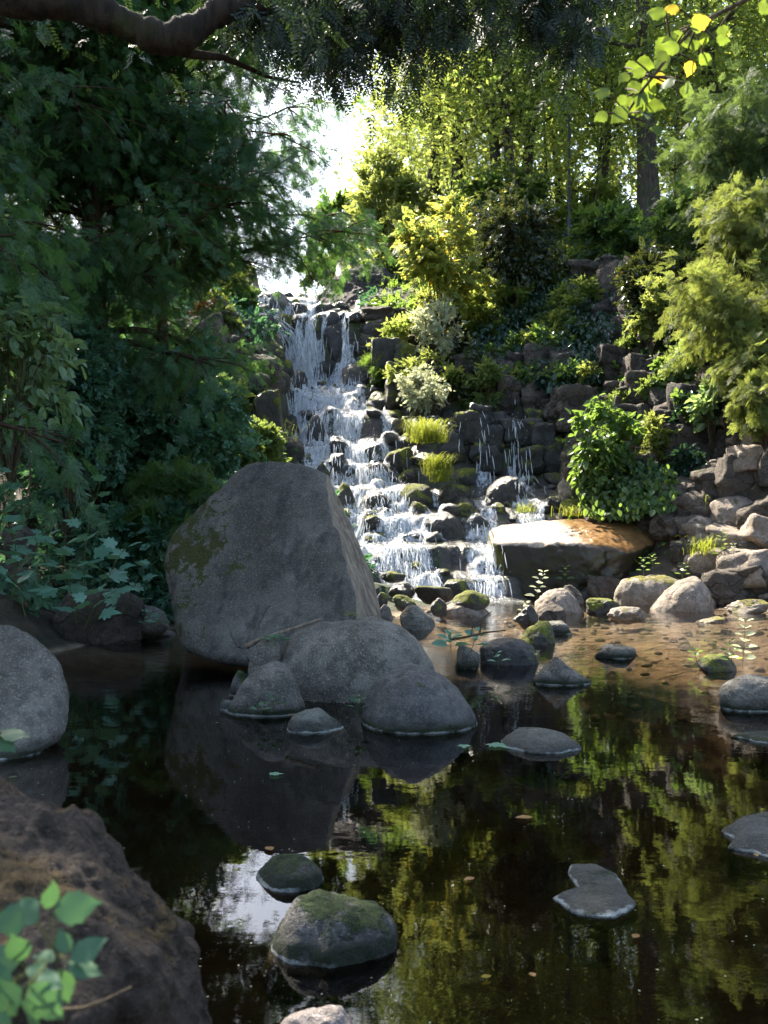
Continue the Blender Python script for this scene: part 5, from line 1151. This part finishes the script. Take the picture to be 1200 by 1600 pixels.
stick('dead_branch', 'curved dead branch on the tall outcrop of the left bank', [[(286, 500, 26), (298, 518, 25.6), (315, 524, 25.4), (335, 518, 25.4)]], [.06], 'wood', 'branch')
stick('thin_stalk', 'thin reddish stalk crossing the dark foreground rock', [[(95, 1578, 1.6), (130, 1575, 1.62), (165, 1562, 1.66), (205, 1542, 1.72)]], [.003], 'twig', 'stalk')
def post():
    m, nt = newmat('grey_paint'); g = G(nt); pos = g.n('NewGeometry').outputs['Position']; g.out(g.bsdf(g.mix(g.noise(pos, 6, 4), (.016, .018, .02), (.034, .037, .04)), .5, .4)); M['post'] = m
    x, y, z = at(889, 35.5); t = thing('post', 'thin straight grey post standing among trees above the right wall', 'post', (x, y, z))
    a = MB(); a.tube([(0, 0, -.3), (0, 0, 1.2), (0, 0, 1.25), (0, 0, 4.6)], [.085, .085, .055, .042], 10); V, F = a.get(); part('pole', V, F, M['post'], t)
    b = MB(); b.tube([(0, 0, 4.55), (0, 0, 4.62), (0, 0, 4.72), (0, 0, 4.8)], [.06, .075, .05, .01], 10); V, F = b.get(); part('cap', V, F, M['post'], t)
post()

# undergrowth on the banks
def undergrowth(name, label, n, seed, region, mat, tmpl, size):
    rng = np.random.default_rng(seed); xs, ys = [], []
    while sum(map(len, xs)) < n:
        x = rng.uniform(region[0], region[1], n*2); y = rng.uniform(region[2], region[3], n*2)
        h = H(x, y); px = 600+x*FPX/np.maximum(y, 1); dn_ = vnoise(np.stack([x*.8, y*.8, 0*x], -1), seed)
        cxl = np.interp(y, CH[:, 0], CH[:, 1])-8; cxr = np.interp(y, CH[:, 0], CH[:, 2])+8
        ok = (h > .12) & ((px < cxl) | (px > cxr) | (y < 18)) & (dn_ > -.55); xs.append(x[ok]); ys.append(y[ok])
    x = np.concatenate(xs)[:n]; y = np.concatenate(ys)[:n]; L = np.stack([x, y, H(x, y)+np.abs(rng.normal(size=n))*.16+.02], -1)
    cv, cf = scatter(tmpl, L, rng.uniform(.6, 1.3, n)*size, rng, up=.9)
    ob = part(name, cv, cf, M[mat], smooth=False); tag(ob, label, 'undergrowth', kind='stuff')
undergrowth('undergrowth', 'low dark leafy ground cover on the left bank', 9000, 1, (-13, -.3, 12.6, 34), 'shade', TWIGO, .3)
undergrowth('undergrowth', 'low leafy ground cover on the right slope', 9000, 2, (-.2, 14, 25, 44), 'bgleaf2', TWIG, .36)
undergrowth('undergrowth', 'sparse leafy ground cover below the right rock wall', 700, 3, (4, 11, 20.6, 26), 'broad', TWIGO, .17)
undergrowth('undergrowth', 'leafy ground cover on the plateau behind the falls', 7000, 4, (-26, 26, 36, 66), 'bgleaf', TWIG, .5)

# young broadleaf understorey filling the slope
gS = tree_geo(5, 6.5, .09, .6, 2.0, 22, 3, TWIG, 36, .26, .45)
tS = make_tree('young_tree', 'bushy young tree with sunlit leaves left of the two close trunks', 'tree', at(700, 47), gS, 'bark', 'bgleaf', 'young trees on the slope', .5)
for px, d, rz, s, lab in [(850, 44, 1.3, 1.1, 'bushy young tree behind the thin post, on its left'), (935, 44, 2.9, 1.1, 'bushy young tree between the thin post and the thickest trunk'), (1075, 40, 4.0, 1.0, 'bushy young tree just right of the thickest trunk'),
    (1160, 42, 5.2, 1.15, 'bushy young tree left of the tall tree at the right edge'), (1240, 34, .9, 1.0, 'bushy young tree at the right edge above the young yew'), (600, 48, 2.0, .9, 'bushy young tree behind the tall light green bush'),
    (790, 50, 3.4, 1.2, 'bushy young tree far behind the two close trunks'), (1000, 50, 4.8, 1.3, 'bushy young tree far behind the thickest trunk'), (1110, 50, .2, 1.3, 'bushy young tree far behind on the right slope'), (690, 54, 1.0, 1.1, 'bushy young tree far behind the pale trunked conifer')]:
    copy_thing(tS, at(px, d), rz, s, lab)
for px, d, rz, s, lab in [(30, 33, 1.3, .9, 'bushy young tree glowing behind the left yew trunks'), (150, 36, 2.9, .9, 'bushy young tree behind the leaning yew trunk'), (-90, 34, 4.0, 1.0, 'bushy young tree at the left edge behind the yews'), (270, 38, 5.2, .8, 'bushy young tree behind the slim reddish yew trunk')]:
    copy_thing(tS, at(px, d), rz, s, lab, 'young trees behind the yews')

# mixed planting woven through the right slope, the wall and the left bank
rng = np.random.default_rng(321)
KIND = {'bright': ('leafy_plant', 'bgleaf', TWIG, .22), 'yellowgreen': ('leafy_plant', 'lightgreen', TWIG, .2), 'dark': ('leafy_plant', 'glossy', TWIG, .2), 'green': ('leafy_plant', 'broad', OVAL, .15), 'fine': ('leafy_plant', 'herb', TWIG, .15), 'ivy': ('ivy_clump', 'ivy', OVAL, .14)}
def weave(n, boxes, kinds, wmin, wmax, label, group, dmax=45):
    k = 0
    for _ in range(n*6):
        if k >= n: return
        a, b, c, e = boxes[rng.integers(len(boxes))]; px = rng.uniform(a, b); py = rng.uniform(c, e)
        d = ground_d(px, py)-.35
        if d > dmax or d < 14: continue
        x, y = (px-600)/FPX*d, d
        if np.interp(y, CH[:, 0], CH[:, 1])-6 < px < np.interp(y, CH[:, 0], CH[:, 2])+6 and not (y > 20 and px > 800 and y < 24): continue
        w = rng.uniform(wmin, wmax); kd = kinds[rng.integers(len(kinds))]; nm, mt, tm, sz = KIND[kd]; h = w*rng.uniform(.55, 1.)
        S(nm, label[kd] if isinstance(label, dict) else label, 'plant', px-w/2, px+w/2, py-h*.9, py+h*.15, d, int(110+w*4.5), tm, sz, mt, int(rng.integers(1e6)), nb=9, fill=.1, group=group, droop=.45 if kd == 'ivy' else .2)
        k += 1
weave(34, [(600, 900, 400, 560), (860, 1080, 380, 520), (640, 780, 470, 640)], ['bright', 'yellowgreen', 'dark', 'fine', 'bright'], 45, 105, {'bright': 'green leafy plant woven into the slope right of the falls', 'yellowgreen': 'yellow-green leafy plant woven into the slope right of the falls', 'dark': 'dark glossy plant woven into the slope right of the falls', 'fine': 'fine leaved plant woven into the slope right of the falls'}, 'plants woven into the slope right of the falls')
weave(60, [(770, 1010, 480, 640), (980, 1215, 480, 620), (1000, 1110, 600, 760)], ['green', 'ivy', 'fine', 'ivy', 'green', 'yellowgreen'], 30, 80, {'green': 'small broad leaved plant rooted between blocks of the right rock wall', 'ivy': 'dark ivy clump hanging between blocks of the right rock wall', 'fine': 'small pale green plant rooted between blocks of the right rock wall', 'yellowgreen': 'small yellow-green plant rooted between blocks of the right rock wall'}, 'plants rooted in the right rock wall', 34)
weave(18, [(285, 385, 440, 720)], ['green', 'fine', 'bright', 'ivy'], 35, 75, {'green': 'small broad leaved plant on the left bank beside the falls', 'fine': 'small pale green plant on the left bank beside the falls', 'bright': 'green plant on the left bank beside the falls', 'ivy': 'dark ivy clump on the left bank beside the falls'}, 'plants on the left bank beside the falls', 34)
# yew sprays filling the right edge
S('young_yew', 'spreading yew bough with sunlit tips just above the sunlit young yew', 'bush', 1060, 1290, 250, 440, 23.5, 1700, SPRAY, .28, 'yewlit', 51, nb=30, fill=.1, droop=.8, stem='barkdark', base=(9, 24.5))
S('young_yew', 'lower yew bough hanging over the right rock ledge', 'bush', 1090, 1280, 500, 640, 21, 1300, SPRAY, .26, 'yewlit', 52, nb=26, fill=.1, droop=.8, stem='barkdark', base=(8.6, 22))
S('climbing_bush', 'pale leaved bush climbing left of the sunlit young yew', 'bush', 985, 1050, 440, 530, 25.5, 700, TWIG, .2, 'yellowgreen' if 'yellowgreen' in M else 'lightgreen', 53, nb=14, fill=.1)
# airy saplings among the trunks above the falls
gT = tree_geo(9, 8.5, .03, .8, 2.1, 24, 3, TWIG, 32, .22, .65)
tT = make_tree('sapling', 'airy sapling with backlit leaves directly above the yellow shrub', 'tree', at(735, 37), gT, 'bark', 'bgleaf', 'saplings among the trunks', .4)
for px, d, rz, sc_, lab in [(812, 35, 1.1, 1.0, 'airy sapling in front of the two close trunks'), (925, 36, 3.4, 1.1, 'airy sapling right of the thin post'), 
    (1062, 33, 5.0, 1.0, 'airy sapling right of the thickest trunk above the wall top'), (650, 40, 1.8, 1.0, 'airy sapling behind the olive bush'), (1175, 36, 2.9, 1.2, 'airy sapling near the top right corner'), (700, 40, 3.9, 1.15, 'airy sapling left of the grey trunk')]:
    copy_thing(tT, at(px, d), rz, sc_, lab).rotation_euler = (rng.normal()*.06, rng.normal()*.09, rz)
# pebbles on the shallow bed
rng = np.random.default_rng(64); n = 420
px_ = rng.uniform(1.2, 8, n); py_ = rng.uniform(11, 19.3, n); pz = H(px_, py_); sc_ = rng.uniform(.025, .09, n)*np.where(rng.random(n) < .08, 1.8, 1)
V3, F3 = ico(2); V3 = V3*np.array([1, .8, .5]); a_ = rng.uniform(0, 6.28, n); Rm = np.stack([np.stack([np.cos(a_), -np.sin(a_), 0*a_], -1), np.stack([np.sin(a_), np.cos(a_), 0*a_], -1), np.tile([0, 0, 1.], (n, 1))], 1)
Vp, Fp = inst(V3, F3, Rm, np.stack([px_, py_, pz+.01], -1), sc_)
tag(part('pebbles', Vp, Fp, M['tan'], smooth=True), 'small tan pebbles on the sunlit bed of the pool head', 'pebbles', kind='stuff')
rng = np.random.default_rng(65)
for i in range(6):
    b_ = rng.uniform(1060, 1560)**1.0; a_ = rng.uniform(330, 1180); d = 2720./(b_-800)
    V, F = inst(OVAL[0]*np.array([1, 1, .3]), OVAL[1], np.eye(3)[None], np.zeros((1, 3)), [rng.uniform(.03, .065)])
    ob = link('fallen_leaf', mesh_data('fallen_leaf', V, F, M['litter' if i % 3 else 'branchleaf'], smooth=False), None, P(a_, b_, d)+np.array([0, 0, .012])); ob.rotation_euler = (0, 0, rng.uniform(0, 6))
    tag(ob, 'tiny brown or yellow leaf adrift on the dark open water of the pool', 'leaf', 'tiny leaves adrift on the pool')
